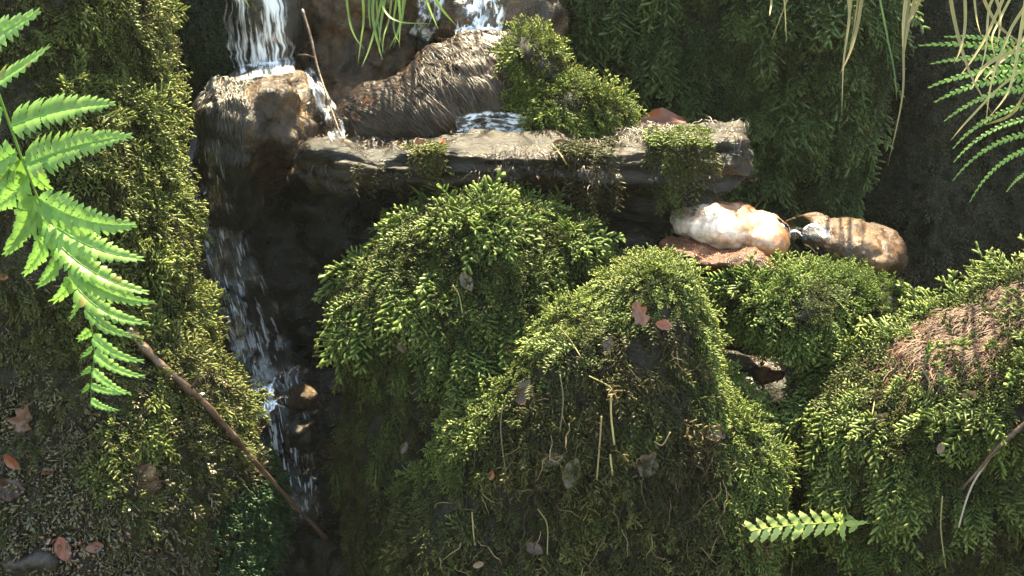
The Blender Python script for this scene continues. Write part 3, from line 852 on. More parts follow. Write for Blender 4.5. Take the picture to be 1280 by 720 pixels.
def pinna(parent, base, tip, bend, w, n_pn=11, seed=0, col=(0.12, 0.3, 0.03), col2=None, deep=0.5, teeth=3, slant=0.45, wprof=None, name="leaflet", tilt=0.25):
    """one leaflet of a fern: toothed lobes on both sides of a midrib; w is the half width in metres"""
    rg = random.Random(seed)
    base, tip = Vector(base), Vector(tip)
    ax = tip - base; L = ax.length
    nrm = Vector((rg.uniform(-tilt, tilt), -1, 0.45 + rg.uniform(-tilt, tilt))).normalized()
    nrm = (nrm - ax.normalized() * nrm.dot(ax.normalized())).normalized()
    sd0 = ax.normalized().cross(nrm)
    ctrl = (base + tip) / 2 + sd0 * bend * L
    def pt(t): return base * (1 - t) ** 2 + ctrl * 2 * t * (1 - t) + tip * t * t
    def tg(t): return ((ctrl - base) * (1 - t) + (tip - ctrl) * t).normalized()
    V, T, C = [], [], []
    c1 = np.array(col); c2 = np.array(col2 if col2 is not None else col); tone = rg.uniform(0.8, 1.12)
    prof = wprof or (lambda t: (1 - t) ** 0.75 * (0.75 + 0.25 * min(1, t * 6)) + 0.03)
    for sgn in (-1, 1):
        for i in range(n_pn):
            t = (i + 0.5 + 0.12 * sgn) / n_pn
            hw = L / n_pn * (0.80 if deep < 0.7 else 0.60 if deep < 0.9 else 0.40) * rg.uniform(0.8, 1.15)
            c = pt(t); ta = tg(t); sd = ta.cross(nrm) * sgn
            l_ = w * prof(t) * rg.uniform(0.88, 1.1)
            d = (sd + ta * slant).normalized()
            cc = (c1 + (c2 - c1) * (0.55 * rg.random() + 0.45 * t)) * rg.uniform(0.85, 1.1) * tone
            if rg.random() < 0.03: cc = cc * 0.4 + np.array((0.16, 0.10, 0.03))
            ns = 2 * teeth + 1
            o = len(V)
            lift = rg.uniform(-0.10, 0.12)
            for k in range(ns + 1):
                s = k / ns
                q = c + d * l_ * s + nrm * l_ * (lift * s + 0.12 * math.sin(s * 3.1)) - ta * 0
                ww = hw * (1 - s ** 2.2) ** 0.6 * (1.0 if deep < 0.7 else (0.75 + 0.35 * math.sin(s * 3.1)))
                ww *= 1 + (0.22 if k % 2 else -0.12) if 0 < k < ns else 1
                if k == ns: ww = 0.0003
                V += [q - ta * ww * 0.85 + nrm * ww * 0.08, q, q + ta * ww * 1.05 + d * ww * 0.25 + nrm * ww * 0.15]
                C += [cc, cc * 0.93, cc]
            for k in range(ns):
                a = o + k * 3; b_ = a + 3
                T += [(a, a + 1, b_ + 1), (a, b_ + 1, b_), (a + 1, a + 2, b_ + 2), (a + 1, b_ + 2, b_ + 1)]
    # midrib
    o = len(V); m_ = 14
    for k in range(m_ + 1):
        t = k / m_; q = pt(t); ta = tg(t); sd = ta.cross(nrm); r = w * 0.045 * (1 - 0.8 * t) + 0.0002
        V += [q - sd * r, q + nrm * r * 1.4, q + sd * r]
        C += [c1 * 1.25] * 3
    for k in range(m_):
        a = o + k * 3; b_ = a + 3
        T += [(a, a + 1, b_ + 1), (a, b_ + 1, b_), (a + 1, a + 2, b_ + 2), (a + 1, b_ + 2, b_ + 1)]
    me = tri_mesh(name, np.array([tuple(v) for v in V]), np.array(T), np.array(C), smooth=False)
    return link(name, me, M_FERN, parent)

# ---- big fern at the left
YF = -0.42
kF = mpp(at(100, 300, YF))
fern = thing("fern_frond", "large bright green fern frond arching down at the left edge", "fern", at(-40, 60, YF))
rp = [(-230, -40, YF + .28), (-130, -30, YF + .13), (-60, 20, YF + .05), (-14, 90, YF), (10, 150, YF), (30, 205, YF), (55, 265, YF), (85, 330, YF), (106, 382, YF), (118, 430, YF), (114, 480, YF), (114, 512, YF)]
rc = catmull(rp, 50)
tube("rachis", [at(*p) for p in rc], [kF * (2.6 - 2.2 * i / 49) for i in range(50)], M_FERN, fern, sides=6, col=(0.16, 0.28, 0.05))
right = [(-34, 60, 50, 14, 26, .02), (-8, 105, 62, 58, 17, .05), (14, 158, 144, 130, 25, -.10), (32, 206, 164, 170, 24, -.08), (48, 248, 170, 281, 22, .16), (58, 272, 178, 324, 22, .16),
         (74, 306, 184, 366, 18, .15), (86, 332, 194, 378, 14, .18), (97, 360, 186, 404, 13, .2), (107, 384, 172, 420, 10, .2), (116, 420, 179, 452, 9.5, .15),
         (118, 440, 181, 471, 8.5, .15), (116, 462, 164, 493, 7, .12), (114, 482, 163, 491, 6, .1), (114, 500, 149, 513, 5.5, .1)]
for i, (x0, y0, x1, y1, w, bd) in enumerate(right):
    pinna(fern, at(x0, y0, YF), at(x1, y1, YF - 0.03), bd, w * kF * (1.25 if i < 2 or i > 8 else 1.45), n_pn=max(8, int(math.hypot(x1 - x0, y1 - y0) / 8.5)), seed=i, col=(0.17, 0.35, 0.07), col2=(0.26, 0.42, 0.11), deep=0.75, teeth=4, tilt=0.4)
left = [(26, 200, -6, 236, 26, .1), (44, 244, 6, 318, 22, -.1), (28, 196, 62, 236, 20, .1), (50, 256, 96, 300, 20, .1), (70, 300, 110, 338, 17, .1), (-20, 80, -70, 60, 22, 0), (4, 135, -50, 160, 22, 0), (22, 190, -30, 220, 24, 0), (36, 218, -12, 262, 22, -.1), (52, 262, 14, 300, 20, -.1), (62, 285, 30, 342, 18, -.1), (78, 318, 48, 356, 15, -.1), (92, 345, 66, 376, 12, -.1),
        (103, 372, 88, 398, 8, 0), (114, 412, 98, 424, 7, 0), (117, 436, 102, 446, 6, 0), (115, 460, 102, 468, 5, 0), (113, 482, 103, 490, 5, 0)]
for i, (x0, y0, x1, y1, w, bd) in enumerate(left):
    pinna(fern, at(x0, y0, YF), at(x1, y1, YF + 0.03), bd, w * kF * 1.2, n_pn=max(4, int(math.hypot(x1 - x0, y1 - y0) / 8)), seed=40 + i, col=(0.17, 0.36, 0.06), col2=(0.23, 0.42, 0.09), deep=0.8, teeth=3)

# ---- fern at the right
YR = 0.10
kR = mpp(at(1200, 120, YR))
fr = thing("fern_frond", "finely cut fern frond fanning in from the right edge under dry grass", "fern", at(1310, 60, YR))
tube("rachis", [at(*p) for p in catmull([(1330, 20, YR), (1318, 90, YR), (1320, 160, YR), (1330, 250, YR), (1350, 330, YR), (1372, 400, YR)], 24)], [kR * 2.2] * 24, M_FERN, fr, sides=6, col=(0.14, 0.25, 0.05))
lst = [(1318, 78, 1148, 57, 11, -.10), (1318, 84, 1163, 80, 11, -.12), (1318, 90, 1160, 110, 12, -.14), (1318, 100, 1168, 128, 12, -.16), (1318, 112, 1180, 152, 9, -.2), (1318, 130, 1191, 186, 8, -.22),
       (1318, 145, 1192, 203, 7, -.22), (1320, 165, 1191, 226, 7, -.24), (1320, 180, 1212, 253, 6.5, -.26), (1322, 205, 1258, 240, 6, -.2), (1318, 66, 1180, 46, 9, -.08)]
for i, (x0, y0, x1, y1, w, bd) in enumerate(lst):
    pinna(fr, at(x0, y0, YR), at(x1, y1, YR - 0.04), -bd, w * kR, n_pn=20, seed=70 + i, col=(0.15, 0.30, 0.06), col2=(0.22, 0.38, 0.09), deep=0.9, teeth=2, slant=0.7, tilt=0.2)

# ---- little frond at the bottom
h, nn = cast(ALL, 1010, 655)
YS = min(cast(ALL, 945 + 14 * k, 658)[0].y for k in range(10)) - 0.04
sf = thing("fern_frond", "small pale yellow green fern tip poking out at the bottom between two boulders", "fern", at(1082, 652, YS))
kS = mpp(at(1010, 655, YS))
pinna(sf, at(1075, 655, YS + .02), at(938, 664, YS), 0.06, 18 * kS, n_pn=10, teeth=3, slant=0.7, seed=91, col=(0.36, 0.48, 0.12), col2=(0.5, 0.56, 0.2), deep=0.95, wprof=lambda t: 0.7 + 0.55 * math.sin(t * 2.9))
pinna(sf, at(1058, 655, YS + .01), at(1084, 653, YS), 0.0, 5 * kS, n_pn=4, seed=92, col=(0.4, 0.5, 0.14), deep=0.6)
pinna(sf, at(1052, 655, YS + .01), at(1050, 640, YS), 0.0, 6 * kS, n_pn=3, seed=93, col=(0.4, 0.5, 0.14), deep=0.6)
pinna(sf, at(1052, 655, YS + .01), at(1054, 674, YS), 0.0, 6 * kS, n_pn=3, seed=94, col=(0.38, 0.48, 0.12), deep=0.6)

# ---- grass
def grass(label, blades, Y, col, col2, w, cat="grass", group=None, seed=0, mat=None, root=0.24, rise=110):
    rg = random.Random(seed)
    t = thing("grass_tuft", label, cat, at(blades[0][0][0], blades[0][0][1] - rise, Y + root), group)
    for b_ in blades:
        y0 = Y + rg.uniform(-0.04, 0.04)
        if b_[0][1] < 0:      # rooted in the turf above the frame, arching out and down
            ctl = [(b_[0][0] + rg.uniform(-14, 14), b_[0][1] - rise, y0 + root), (b_[0][0] + rg.uniform(-5, 5), b_[0][1] - rise * 0.62, y0 + root * 0.45)] + [(q[0], q[1], y0 - 0.02 * i) for i, q in enumerate(b_)]
        else:
            ctl = [(q[0], q[1], y0 - 0.02 * i) for i, q in enumerate(b_)]
        pts = [at(*p) for p in catmull(ctl, 34)]
        ww = w * rg.uniform(0.6, 1.15)
        f = rg.uniform(0.8, 1.2)
        blade("blade", pts, ww, mat or M_GRASS, t, tuple(c * f for c in col), tuple(c * f for c in col2), nrm=Vector((rg.uniform(-.6, .6), -1, rg.uniform(-.2, .3))))
    return t
rg = random.Random(5)
g1 = [[(432, -30), (436, 20), (444, 46), (456, 62)], [(463, -30), (461, 10), (463, 36)], [(452, -30), (455, 20), (452, 48), (447, 82)], [(470, -30), (472, 20), (476, 50), (481, 68)], [(490, -30), (487, 20), (480, 44), (478, 66)],
      [(476, -30), (479, 10), (500, 27), (544, 30)], [(497, -30), (500, 20), (499, 60)], [(504, -30), (503, 20), (492, 58)], [(482, -30), (470, 30), (461, 62), (452, 84)], [(510, -30), (500, 30), (486, 62)], [(468, -30), (466, 20), (474, 60), (478, 74)], [(485, -30), (476, 30), (474, 56)], [(500, -30), (492, 30), (500, 56)]]
grass("tuft of fresh green grass hanging over the brown rock at the top", g1, 0.34, (0.11, 0.19, 0.04), (0.2, 0.30, 0.07), 0.0022, seed=1)
grass("two bright grass blades in front of the small fall at the top", [[(526, -30), (535, 5), (548, 37)], [(534, -30), (548, 5), (571, 33)]], 0.33, (0.25, 0.42, 0.06), (0.34, 0.5, 0.08), 0.0032, seed=2)
grass("short green grass blade tip at the top of the left waterfall", [[(296, -30), (303, -8), (313, 11)], [(290, -30), (294, -10), (299, 2)]], 0.3, (0.25, 0.42, 0.06), (0.34, 0.5, 0.08), 0.0026, seed=3)
st, st2 = (0.24, 0.20, 0.08), (0.36, 0.29, 0.13)
grass("long dry grass strand hanging before the dark gap at upper right", [[(1140, -30), (1130, 50), (1128, 120), (1110, 207)], [(1148, -30), (1136, 30), (1130, 70)], [(1136, -30), (1130, 20), (1128, 60)], [(1158, -30), (1142, 16), (1130, 34)]], 0.2, st, st2, 0.0028, seed=4, mat=M_STRAW)
grass("bundle of dry grass blades hanging over the dark moss wall", [[(1066, -30), (1060, 30), (1054, 80), (1052, 144)], [(1080, -30), (1072, 30), (1062, 66), (1050, 92)], [(1074, -30), (1068, 30), (1060, 70)], [(1058, -30), (1062, 20), (1058, 50)]], 0.3, st, st2, 0.0025, seed=5, mat=M_STRAW)
grass("pair of thin straw blades hanging over the moss wall near the ledge end", [[(992, -30), (980, 10), (962, 56)], [(978, -30), (981, 10), (983, 52)], [(966, -30), (964, 5), (962, 20)]], 0.34, st, st2, 0.002, seed=6, mat=M_STRAW)
grass("slim green grass blade leaning down the dark moss wall", [[(1096, -30), (1108, 40), (1118, 90), (1121, 126)]], 0.3, (0.09, 0.16, 0.05), (0.1, 0.18, 0.06), 0.0022, seed=7)
gb = [[(1186, -30), (1194, 30), (1212, 90), (1240, 142)], [(1290, -20), (1262, 40), (1240, 100), (1232, 156)], [(1232, 156), (1262, 144), (1278, 122), (1300, 80)], [(1300, 20), (1270, 60), (1245, 82), (1230, 100)], [(1205, -30), (1206, 30), (1200, 62), (1192, 80)],
      [(1300, 60), (1262, 66), (1230, 84), (1214, 112)], [(1240, -30), (1250, 20), (1246, 60)], [(1270, -30), (1252, 20), (1240, 50), (1250, 90)], [(1225, -30), (1240, 20), (1262, 44), (1290, 60)], [(1260, -30), (1240, 30), (1218, 70), (1196, 100)], [(1216, -30), (1220, 20), (1226, 44)], [(1284, -30), (1276, 40), (1262, 110), (1234, 150)],
      [(1310, 70), (1260, 100), (1210, 150), (1188, 176)], [(1296, -30), (1280, 20), (1284, 60)], [(1250, -30), (1236, 10), (1232, 60), (1224, 96)]]
grass("thick tangle of dry grass hanging over the right fern", gb, -0.02, (0.26, 0.26, 0.09), st2, 0.0023, seed=8, mat=M_STRAW, root=0.3, rise=200)

# ================================================================== STICKS AND TWIGS
h1, _ = cast(ALL, 168, 420); h2, _ = cast(ALL, 262, 512)
sp = catmull([(160, 412, h1.y - .035), (200, 455, min(h1.y, h2.y) - 0.035), (262, 511, h2.y - .04), (330, 590, h2.y + .02), (408, 674, h2.y + .10)], 60)
stick = thing("stick", "long dark fallen stick slanting down from the left boulder across the channel", "stick", at(168, 420, h1.y))
tube("branch", [at(*p) for p in sp], [0.0052 - 0.0026 * i / 59 + 0.0006 * math.sin(i * .9) for i in range(60)], M_BARK, stick, sides=9, rough=0.25, seed=2)
i0 = 24
tube("side_twig", [at(*sp[i0]) + Vector((0.004 * k, -0.002 * k, 0.006 * k)) for k in range(5)], [0.0022 - 0.0004 * k for k in range(5)], M_BARK, stick, sides=5)
h1, _ = cast(BACK, 400, 100)
tp = catmull([(378, 12, .42), (388, 45, .40), (396, 80, .38), (408, 118, .34), (426, 170, .25)], 30)
tw = thing("twig", "thin bare twig leaning over the white trickle among the brown rocks", "twig", at(426, 170, .25))
tube("stem", [at(*p) for p in tp], [0.0024 - 0.0012 * i / 29 for i in range(30)], M_BARK, tw, sides=6, rough=.3)
tube("side_twig", [at(372, 68, .40), at(384, 69, .395), at(393, 72, .385)], [0.0012, 0.0015, 0.0018], M_BARK, tw, sides=5)
def twig(px_list, r0, r1, label, lift=0.02, mat=None, col=None, name="twig", cat="twig"):
    pts = []
    for (x, y) in catmull(px_list, 24):
        h, nn = cast(ALL, x, y)
        pts.append([x, y, (h.y if h else 0.3) - lift])
    ys = np.array([p[2] for p in pts])
    co = np.polyfit(np.arange(24), ys, 1)
    lin = np.polyval(co, np.arange(24)); lin -= max(0, (lin - ys).max())
    o = tube(name, [at(p[0], p[1], yy) for p, yy in zip(pts, lin)], [r0 + (r1 - r0) * i / 23 for i in range(24)], mat or M_BARK, None, sides=6, rough=.25, col=col)
    return props(o, label, cat)
twig([(1202, 612), (1226, 585), (1246, 560), (1290, 522)], 0.0016, 0.0030, "dark grey twig jutting in at the lower right edge")
twig([(1198, 660), (1208, 625), (1220, 598), (1246, 560)], 0.0010, 0.0014, "pale bent twig crossing the grey twig at the lower right", mat=M_STRAW, col=(0.35, 0.28, 0.2))

# ================================================================== DEAD LEAVES, STRAWS, PEBBLES
def dead_leaf(px, py, size, rot, col, label, shape=0, lift=0.016, seed=0, group="dead leaves caught in the moss", bvh=None, aspect=0.6, tilt=None):
    h, nn = cast(bvh or ALL, px, py)
    if h is None: return
    rg = random.Random(seed + int(px * 7 + py))
    toC = (CAM - h).normalized()
    nn = (nn * 0.5 + toC * 0.6 + Vector((rg.uniform(-.4, .4), 0, rg.uniform(-.3, .4)))).normalized()
    c = h + toC * lift
    a = (RIGHT * math.cos(R(rot)) + UP * math.sin(R(rot))); a = (a - nn * a.dot(nn)).normalized(); s = nn.cross(a)
    L = size * mpp(c); V, T, C = [], [], []
    n_, m_ = 12, 4
    cl = rg.uniform(0.1, 0.5); tw_ = rg.uniform(-.6, .6)
    for i in range(n_ + 1):
        t = i / n_
        w = aspect * 0.5 * math.sin(math.pi * min(1, t * 0.96 + 0.02)) ** 0.7
        if shape == 1: w *= 1 + 0.35 * math.sin(t * 19)
        if shape == 2: w *= 0.55 + 0.75 * abs(math.sin(t * 7.5))
        for j in range(-m_, m_ + 1):
            u = j / m_
            lf = 1 + 0.12 * rg.uniform(-1, 1) * (abs(u) == 1)
            bulge = cl * (u * u * w + 0.5 * (t - 0.5) ** 2) + 0.1 * math.sin(t * 9 + j) * w + tw_ * u * w * (t - .5)
            V.append(c + a * L * (t - 0.5) + s * L * w * u * lf + nn * L * bulge)
            k = 0.8 + 0.35 * mnoise.noise(Vector((t * 5, u * 3, seed + px))) - (0.25 if j == 0 else 0)
            C.append(np.array(col) * 0.85 * max(.3, k))
    q = 2 * m_ + 1
    for i in range(n_):
        for j in range(q - 1):
            x = i * q + j
            T += [(x, x + 1, x + q + 1), (x, x + q + 1, x + q)]
    me = tri_mesh("dead_leaf", np.array([tuple(v) for v in V]), np.array(T), np.array(C), smooth=True)
    o = link("dead_leaf", me, M_LEAF)
    props(o, label, "dead leaf", group)

BR, RD, GY, TN, OR = (0.10, 0.055, 0.03), (0.30, 0.08, 0.035), (0.13, 0.085, 0.05), (0.30, 0.19, 0.10), (0.42, 0.14, 0.05)
leaves = [
 (800, 393, 34, -62, (0.30, 0.12, 0.08), 1, "pinkish brown curled dead leaf near the peak of the peaked boulder"),
 (830, 406, 22, -8, (0.30, 0.10, 0.06), 0, "red brown dead leaf just right of the pink curled one on the peaked boulder"),
 (634, 437, 17, 40, OR, 0, "small orange dead leaf on the left slope of the peaked boulder"),
 (656, 490, 34, 70, BR, 1, "brown dead leaf on the left part of the dark rooty face"),
 (690, 574, 28, 10, GY, 0, "dull brown oval dead leaf in the middle of the dark rooty face"),
 (716, 592, 40, 75, (0.15, 0.10, 0.04), 0, "large olive brown dead leaf hanging in the middle of the dark face"),
 (810, 580, 36, 60, BR, 2, "broad dark brown dead leaf right of the straws on the dark face"),
 (892, 540, 34, -20, (0.16, 0.07, 0.04), 2, "star shaped brown dead leaf on the right part of the dark face"),
 (614, 594, 13, 80, OR, 0, "tiny orange leaf scrap low on the left of the dark face"),
 (598, 706, 14, 20, TN, 0, "tan leaf scrap at the very bottom of the dark face"),
 (668, 686, 26, -30, BR, 0, "dull brown leaf low on the dark face beside a bent straw"),
 (760, 432, 24, 80, GY, 0, "dull leaf scrap under the crest of the peaked boulder"),
 (502, 432, 20, -70, (0.15, 0.10, 0.06), 0, "dull brown dead leaf in the drooping moss of the dome boulder"),
 (583, 352, 26, -60, (0.17, 0.12, 0.07), 0, "dull tan dead leaf in the middle of the dome boulder's moss"),
 (640, 300, 20, 20, BR, 0, "small brown leaf high on the dome boulder"),
 (686, 256, 22, -30, (0.14, 0.08, 0.05), 0, "brown leaf near the top right of the dome boulder"),
 (505, 560, 16, 70, GY, 0, "dull leaf scrap low on the dome boulder's left side"),
 (1212, 498, 26, 35, (0.33, 0.21, 0.12), 1, "pale tan dead leaf on the right boulder's face"),
 (1178, 478, 26, -80, (0.14, 0.10, 0.06), 0, "dull brown dead leaf left of the tan leaf on the right boulder"),
 (1098, 524, 20, 40, BR, 0, "brown leaf scrap in the middle of the right boulder's green face"),
 (1176, 560, 16, 70, TN, 0, "small tan leaf scrap under the brown leaf on the right boulder"),
 (14, 577, 24, -50, RD, 0, "red brown wet leaf at the left edge of the photo"),
 (60, 590, 16, 30, RD, 0, "small red leaf on the lower left boulder right of the red brown one"),
 (30, 526, 44, 70, (0.22, 0.11, 0.07), 1, "large wet brown leaf standing on the lower left boulder"),
 (6, 612, 50, 0, (0.07, 0.03, 0.02), 0, "dark brown wet leaf at the left edge below the red one"),
 (78, 686, 32, -70, (0.28, 0.06, 0.035), 0, "bright red leaf near the bottom left corner"),
 (118, 684, 22, 10, (0.24, 0.09, 0.06), 0, "pinkish red leaf right of the bright red leaf in the corner"),
 (50, 706, 26, 20, (0.24, 0.15, 0.14), 0, "pale wet leaf under the bright red leaf in the bottom corner"),
 (2, 346, 16, 0, OR, 0, "orange leaf tip at the left edge beside the fern"),
 (530, 188, 34, -55, (0.34, 0.16, 0.09), 0, "curled brown leaf hanging from the front of the stone ledge"),
 (552, 178, 16, -70, OR, 0, "small orange leaf on the front lip of the stone ledge"),
 (700, 180, 22, 10, (0.2, 0.09, 0.05), 0, "brown leaf lying on the top of the stone ledge"),
 (828, 156, 60, -6, (0.22, 0.07, 0.035), 0, "rust red strip of bark or leaf lying on the right end of the ledge"),
 (460, 128, 18, 20, OR, 0, "orange leaf stuck in the gravel below the rootlets"),
 (445, 146, 16, -40, (0.36, 0.14, 0.06), 0, "orange brown leaf at the lower left of the rootlet rock"),
 (376, 510, 26, 60, (0.2, 0.07, 0.035), 0, "rust brown wet leaf beside the dark water under the dome boulder"),
 (410, 562, 26, 0, (0.3, 0.13, 0.05), 0, "ochre wet leaf among stones under the dome boulder"),
]
for i, (x, y, sz, ro, c, sh, lb) in enumerate(leaves):
    dead_leaf(x, y, sz, ro, c, lb, sh, seed=i, lift=0.019 if 400 < x < 1280 and y > 250 else 0.013 if x < 300 else 0.008)

def straw(px_list, w, label, col, lift=0.024, group="straws caught in the moss"):
    pts = []
    for (x, y) in catmull(px_list, 16):
        h, nn = cast(ALL, x, y); pts.append((x, y, (h.y if h else .3) - lift))
    ys = [p[2] for p in pts]; ym = sum(ys) / len(ys)
    P = [at(p[0], p[1], 0.3 * p[2] + 0.7 * min(ym, p[2] + 0.004)) for p in pts]
    V, T = tube_arrays(P, [w] * 16, 5)
    Va = np.array([tuple(v) for v in V])
    me = tri_mesh("straw", Va, np.array(T), np.tile(np.array(col), (len(Va), 1)), smooth=True)
    props(link("straw", me, M_STRAW), label, "straw", group)
ST = (0.48, 0.36, 0.16); S2 = (0.30, 0.24, 0.10); S3 = (0.2, 0.15, 0.09)
straws = [
 ([(764, 494), (764, 520), (768, 556)], .0013, "pale upright straw in the centre of the dark face", ST),
 ([(768, 492), (760, 482), (736, 470)], .0008, "thin straw bending left from the top of the pale upright one", S2),
 ([(763, 568), (764, 580), (766, 594)], .0012, "short pale straw directly below the upright one", ST),
 ([(752, 520), (750, 550), (746, 600)], .0011, "dull yellow straw just left of the pale upright one", S2),
 ([(700, 410), (712, 424), (726, 446)], .0008, "thin pale stalk below the crest on the dark face", S2),
 ([(628, 506), (626, 540), (632, 590)], .0007, "fine dark stalk on the left part of the dark face", S3),
 ([(672, 636), (684, 656), (684, 694)], .0007, "bent pale stalk low in the middle left of the dark face", S2),
 ([(590, 640), (592, 668), (594, 682)], .0009, "short tan straw low on the left of the dark face", S2),
 ([(880, 470), (896, 478), (906, 480)], .0012, "short tan straw on the right crest of the peaked boulder", (0.45, 0.25, 0.12)),
 ([(1090, 470), (1094, 492), (1090, 520)], .0008, "thin pale stalk hanging on the right boulder's left part", S2),
 ([(1152, 460), (1162, 480), (1158, 506)], .0009, "brown stalk hanging under the right boulder's top", S3),
 ([(1178, 620), (1176, 660), (1182, 710)], .0008, "long fine stalk low on the right boulder", S2),
 ([(566, 356), (574, 370), (578, 392)], .0008, "thin tan stalk in the dome boulder's moss", S2),
 ([(700, 468), (704, 500), (700, 540)], .0008, "fine brown stalk left of the centre on the dark face", S3),
 ([(818, 552), (828, 556), (838, 540)], .0009, "short yellow stalk right of the straws on the dark face", S2),
 ([(690, 180), (702, 195), (708, 205)], .0010, "short straw hanging over the lip of the ledge", ST),
]
for a in straws: straw(a[0], a[1], a[2], a[3])
rg = random.Random(11)
P, T = [], []

def pebble(px, py, Y, rx, rz, ry, tilt, mat, label, seed, name="stone", **kw):
    if Y is None:
        h, _ = cast(ALL, px, py); Y = h.y - 0.25 * ry
    me = rock_mesh(name, [(px, py, Y, rx, rz, ry, tilt, 0.8), (px + rx * .4, py + rz * .3, Y + ry * .3, rx * .8, rz * .6, ry * .8, tilt)], voxel=0.0028, amp=0.008, nsc=20, seed=seed, crag=0.005, csc=32, smooth=2)
    o = link(name, me, mat)
    props(o, label, "stone", "wet stones lying in the stream gaps")
pebble(378, 500, 0.33, 15, 13, 0.02, 10, M_BROWN, "rusty wet stone touching the dark water under the dome boulder", 31)
pebble(424, 478, 0.30, 26, 16, 0.03, -12, M_DARKROCK, "dark glinting stone up against the dome boulder's left side", 32)
pebble(416, 562, 0.29, 26, 13, 0.03, -4, M_BROWN, "flat ochre brown stone lower under the dome boulder", 33)
pebble(380, 545, 0.30, 18, 18, 0.03, 0, M_DARKROCK, "small dark stone left of the flat ochre one", 34)
pebble(440, 610, 0.29, 30, 22, 0.04, 10, M_DARKROCK, "dark stone below the flat ochre one", 35)
pebble(926, 458, 0.14, 20, 11, 0.03, 8, M_SLAB, "brown wet stone in the gap below the round moss cushion", 36)
pebble(962, 470, 0.12, 18, 7, 0.02, -10, M_RED, "thin red stone in the gap below the round moss cushion", 37)
pebble(884, 352, 0.14, 30, 9, 0.03, -22, M_SLAB, "slate shard with a bright wet edge behind the peaked boulder", 38)
pebble(866, 326, 0.20, 16, 18, 0.03, 20, M_BROWN, "brown wedge shaped stone between the pale stone and the peaked boulder", 39)
pebble(790, 300, 0.20, 34, 22, 0.05, 8, M_SLAB, "brown stone tucked between the dome boulder and the red stone", 40)
pebble(178, 596, None, 18, 24, 0.012, 0, M_BROWN, "ochre bare patch of stone showing through the lower left moss", 42)
pebble(36, 700, None, 36, 12, 0.02, -8, M_DARKROCK, "wet bluish glinting stone in the bottom left corner", 43)

M_GRAVEL = plant_mat("wet_gravel", 0.0, 0.12, 0.8)
import bmesh as _bm
_b = _bm.new(); _bm.ops.create_icosphere(_b, subdivisions=2, radius=1)
ICO_V = np.array([tuple(v.co) for v in _b.verts]); _b.verts.index_update()
ICO_T = np.array([[v.index for v in f.verts] for f in _b.faces]); _b.free()
def gravel(label, cx, cy, sx, sy, n_, smin, smax, cols, seed, bvh=None, lift=0.0, name="gravel"):
    rng = np.random.default_rng(seed); V, Ts, C, off = [], [], [], 0
    for i in range(n_):
        x, y = cx + sx * rng.normal() * .5, cy + sy * rng.normal() * .5
        h, nn = cast(bvh or BACK, x, y)
        if h is None: continue
        h = h - (h - CAM).normalized() * lift
        r = np.array([rng.uniform(.7, 1.3), rng.uniform(.6, 1), rng.uniform(.4, .8)]) * rng.uniform(smin, smax) ** 1.0
        Q = np.sign(ICO_V) * np.abs(ICO_V) ** 0.8 + 0.28 * rng.normal(size=3) * np.array([[mnoise.noise(Vector(v) * 1.3 + Vector((i, seed, 0)))] for v in ICO_V])
        a = rng.normal(size=(3, 3)); q, _ = np.linalg.qr(a)
        W = (Q * r) @ q + np.array(tuple(h))
        c = np.array(cols[rng.integers(0, len(cols))]) * rng.uniform(.5, 1.3)
        V.append(W); Ts.append(ICO_T + off); C.append(np.tile(c, (len(W), 1))); off += len(W)
    o = link(name, tri_mesh(name, np.concatenate(V), np.concatenate(Ts), np.concatenate(C)), M_GRAVEL)
    props(o, label, "gravel", kind="stuff")
GC = [(0.05, 0.03, 0.015), (0.02, 0.018, 0.014), (0.11, 0.045, 0.02), (0.16, 0.12, 0.10), (0.03, 0.025, 0.012)]
gravel("wet glinting gravel and leaf bits in the gap left of the dome boulder", 398, 540, 90, 130, 420, .002, .0055, GC, 1)
gravel("reddish wet gravel at the foot of the rootlet covered rock", 480, 146, 66, 22, 260, .0015, .004, GC + [(0.25, 0.09, 0.04), (0.3, 0.22, 0.18)], 2)
gravel("wet reddish gravel and debris in the bottom left corner", 60, 690, 110, 50, 300, .0012, .0035, GC[:3] + GC[:2] + [(0.14, 0.06, 0.045), (0.12, 0.11, 0.11)], 3, ALL, lift=0.010)
gravel("small wet grit and stones in the gap between the moss cushion and the peaked boulder", 925, 462, 50, 18, 120, .0015, .004, GC[:3], 4, ALL)

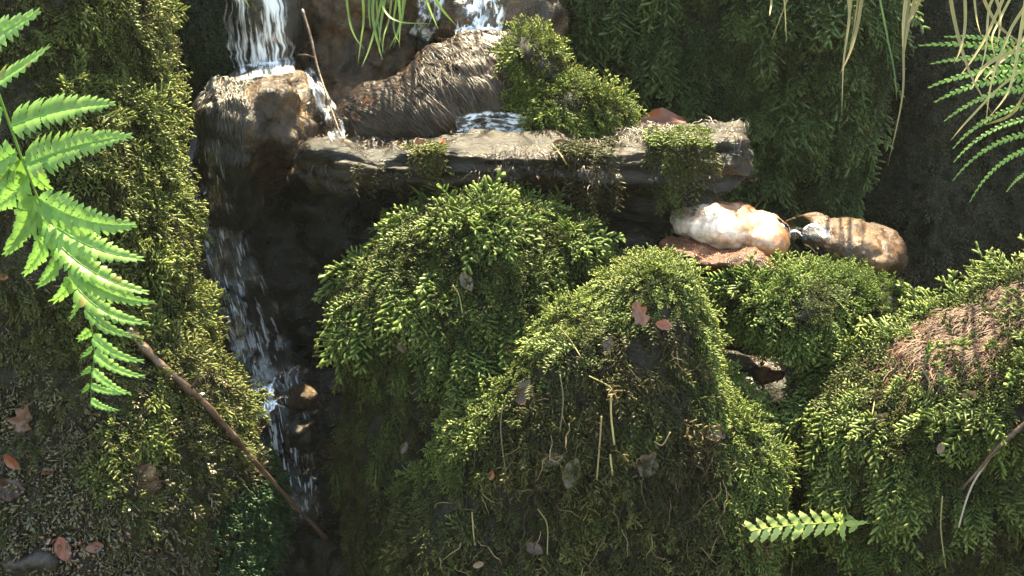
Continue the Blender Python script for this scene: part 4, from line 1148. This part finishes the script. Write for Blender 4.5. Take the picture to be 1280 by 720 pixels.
# hanging moss tufts on the slab
def hang_tuft(px0, px1, py, Y, n_, L, label, seed, tip=(0.26, 0.3, 0.06), dr=0.2, spread=0.01):
    rng = np.random.default_rng(seed)
    t = thing("hanging_moss", label, "moss", at((px0 + px1) / 2, py, Y))
    V, Ts, C, off = [], [], [], 0
    ncl = max(3, int((px1 - px0) / 14))
    cls = [(rng.uniform(px0, px1), rng.uniform(0.35, 1.1), rng.normal() * 3) for _ in range(ncl)]
    for i in range(n_):
        cx_, cl_, cy_ = cls[rng.integers(0, ncl)]
        x = cx_ + rng.normal() * 4; y = py + cy_ + rng.normal() * 4
        h, nn = cast(BACK, x, y)
        p = (h if h is not None and abs(h.y - Y) < .2 else at(x, y, Y)) + Vector((0, -0.004, 0))
        Lh = L * cl_ * rng.uniform(0.4, 1.1)
        steps = max(2, int(Lh / 0.014))
        d = Vector((rng.normal() * .25, -0.5, -0.6)).normalized()
        hf, _n = cast(BACK, x, y + 34)
        yf = (hf.y if hf is not None and abs(hf.y - Y) < .2 else Y) - 0.012
        k_ = 0
        for s in range(steps):
            while p.y > yf and k_ < 5:
                tv, tt, tg = SPARSE[rng.integers(0, len(SPARSE))]
                dd_ = Vector((rng.normal() * .3, -1, 0.05)).normalized(); u = Vector((rng.normal() * .3, 0.1, 1)).normalized(); sd = u.cross(dd_)
                W = tv @ (np.array([tuple(dd_), tuple(sd), tuple(u)]) * 0.022) + np.array(tuple(p))
                V.append(W); Ts.append(tt + off); off += len(W)
                C.append(np.array((0.03, 0.03, 0.012)) * (1 - tg[:, None]) + tg[:, None] * np.array(tip) * (0.5 if rng.random() < dr else 1))
                p = p + dd_ * 0.014 + Vector((0, 0, 0.0005)); k_ += 1
            tv, tt, tg = SPARSE[rng.integers(0, len(SPARSE))]
            d = (d + Vector((rng.normal() * .15, 0, -0.5))).normalized()
            u = Vector((rng.normal() * .4, -1, 0.3)).normalized(); u = (u - d * u.dot(d)).normalized(); sd = u.cross(d)
            sz = 0.024 * rng.uniform(.7, 1.2)
            M = np.array([tuple(d), tuple(sd), tuple(u)]) * sz
            W = tv @ M + np.array(tuple(p))
            g = (tg * (0.5 + 0.5 * s / steps))[:, None]
            dd = dr if rng.random() > .3 else .8
            c = np.array((0.035, 0.03, 0.014)) * (1 - g) + g * np.array(tip)
            c = c * (1 - dd) + dd * np.array((0.1, 0.075, 0.035)) * (0.5 + g)
            V.append(W); Ts.append(tt + off); C.append(c); off += len(W)
            p = p + d * 0.014
    me = tri_mesh("moss", np.concatenate(V), np.concatenate(Ts), np.concatenate(C))
    o = link("moss", me, M_MOSS, t); o["kind"] = "stuff"
    return t
hang_tuft(816, 872, 164, 0.18, 170, 0.10, "green moss tuft hanging over the right end of the stone ledge", 1, tip=(0.30, 0.40, 0.09), dr=0.1)
hang_tuft(690, 790, 180, 0.16, 70, 0.10, "brown thready moss dangling from the middle of the stone ledge", 2, tip=(0.16, 0.17, 0.05), dr=.5)
hang_tuft(518, 562, 182, 0.13, 30, 0.06, "small thin moss sprigs hanging at the front of the ledge above the dome boulder", 3, tip=(0.3, 0.34, 0.07), dr=.2)
hang_tuft(440, 500, 205, 0.13, 6, 0.03, "sparse moss threads on the left half of the ledge front", 4, tip=(0.14, 0.16, 0.06), dr=.4)
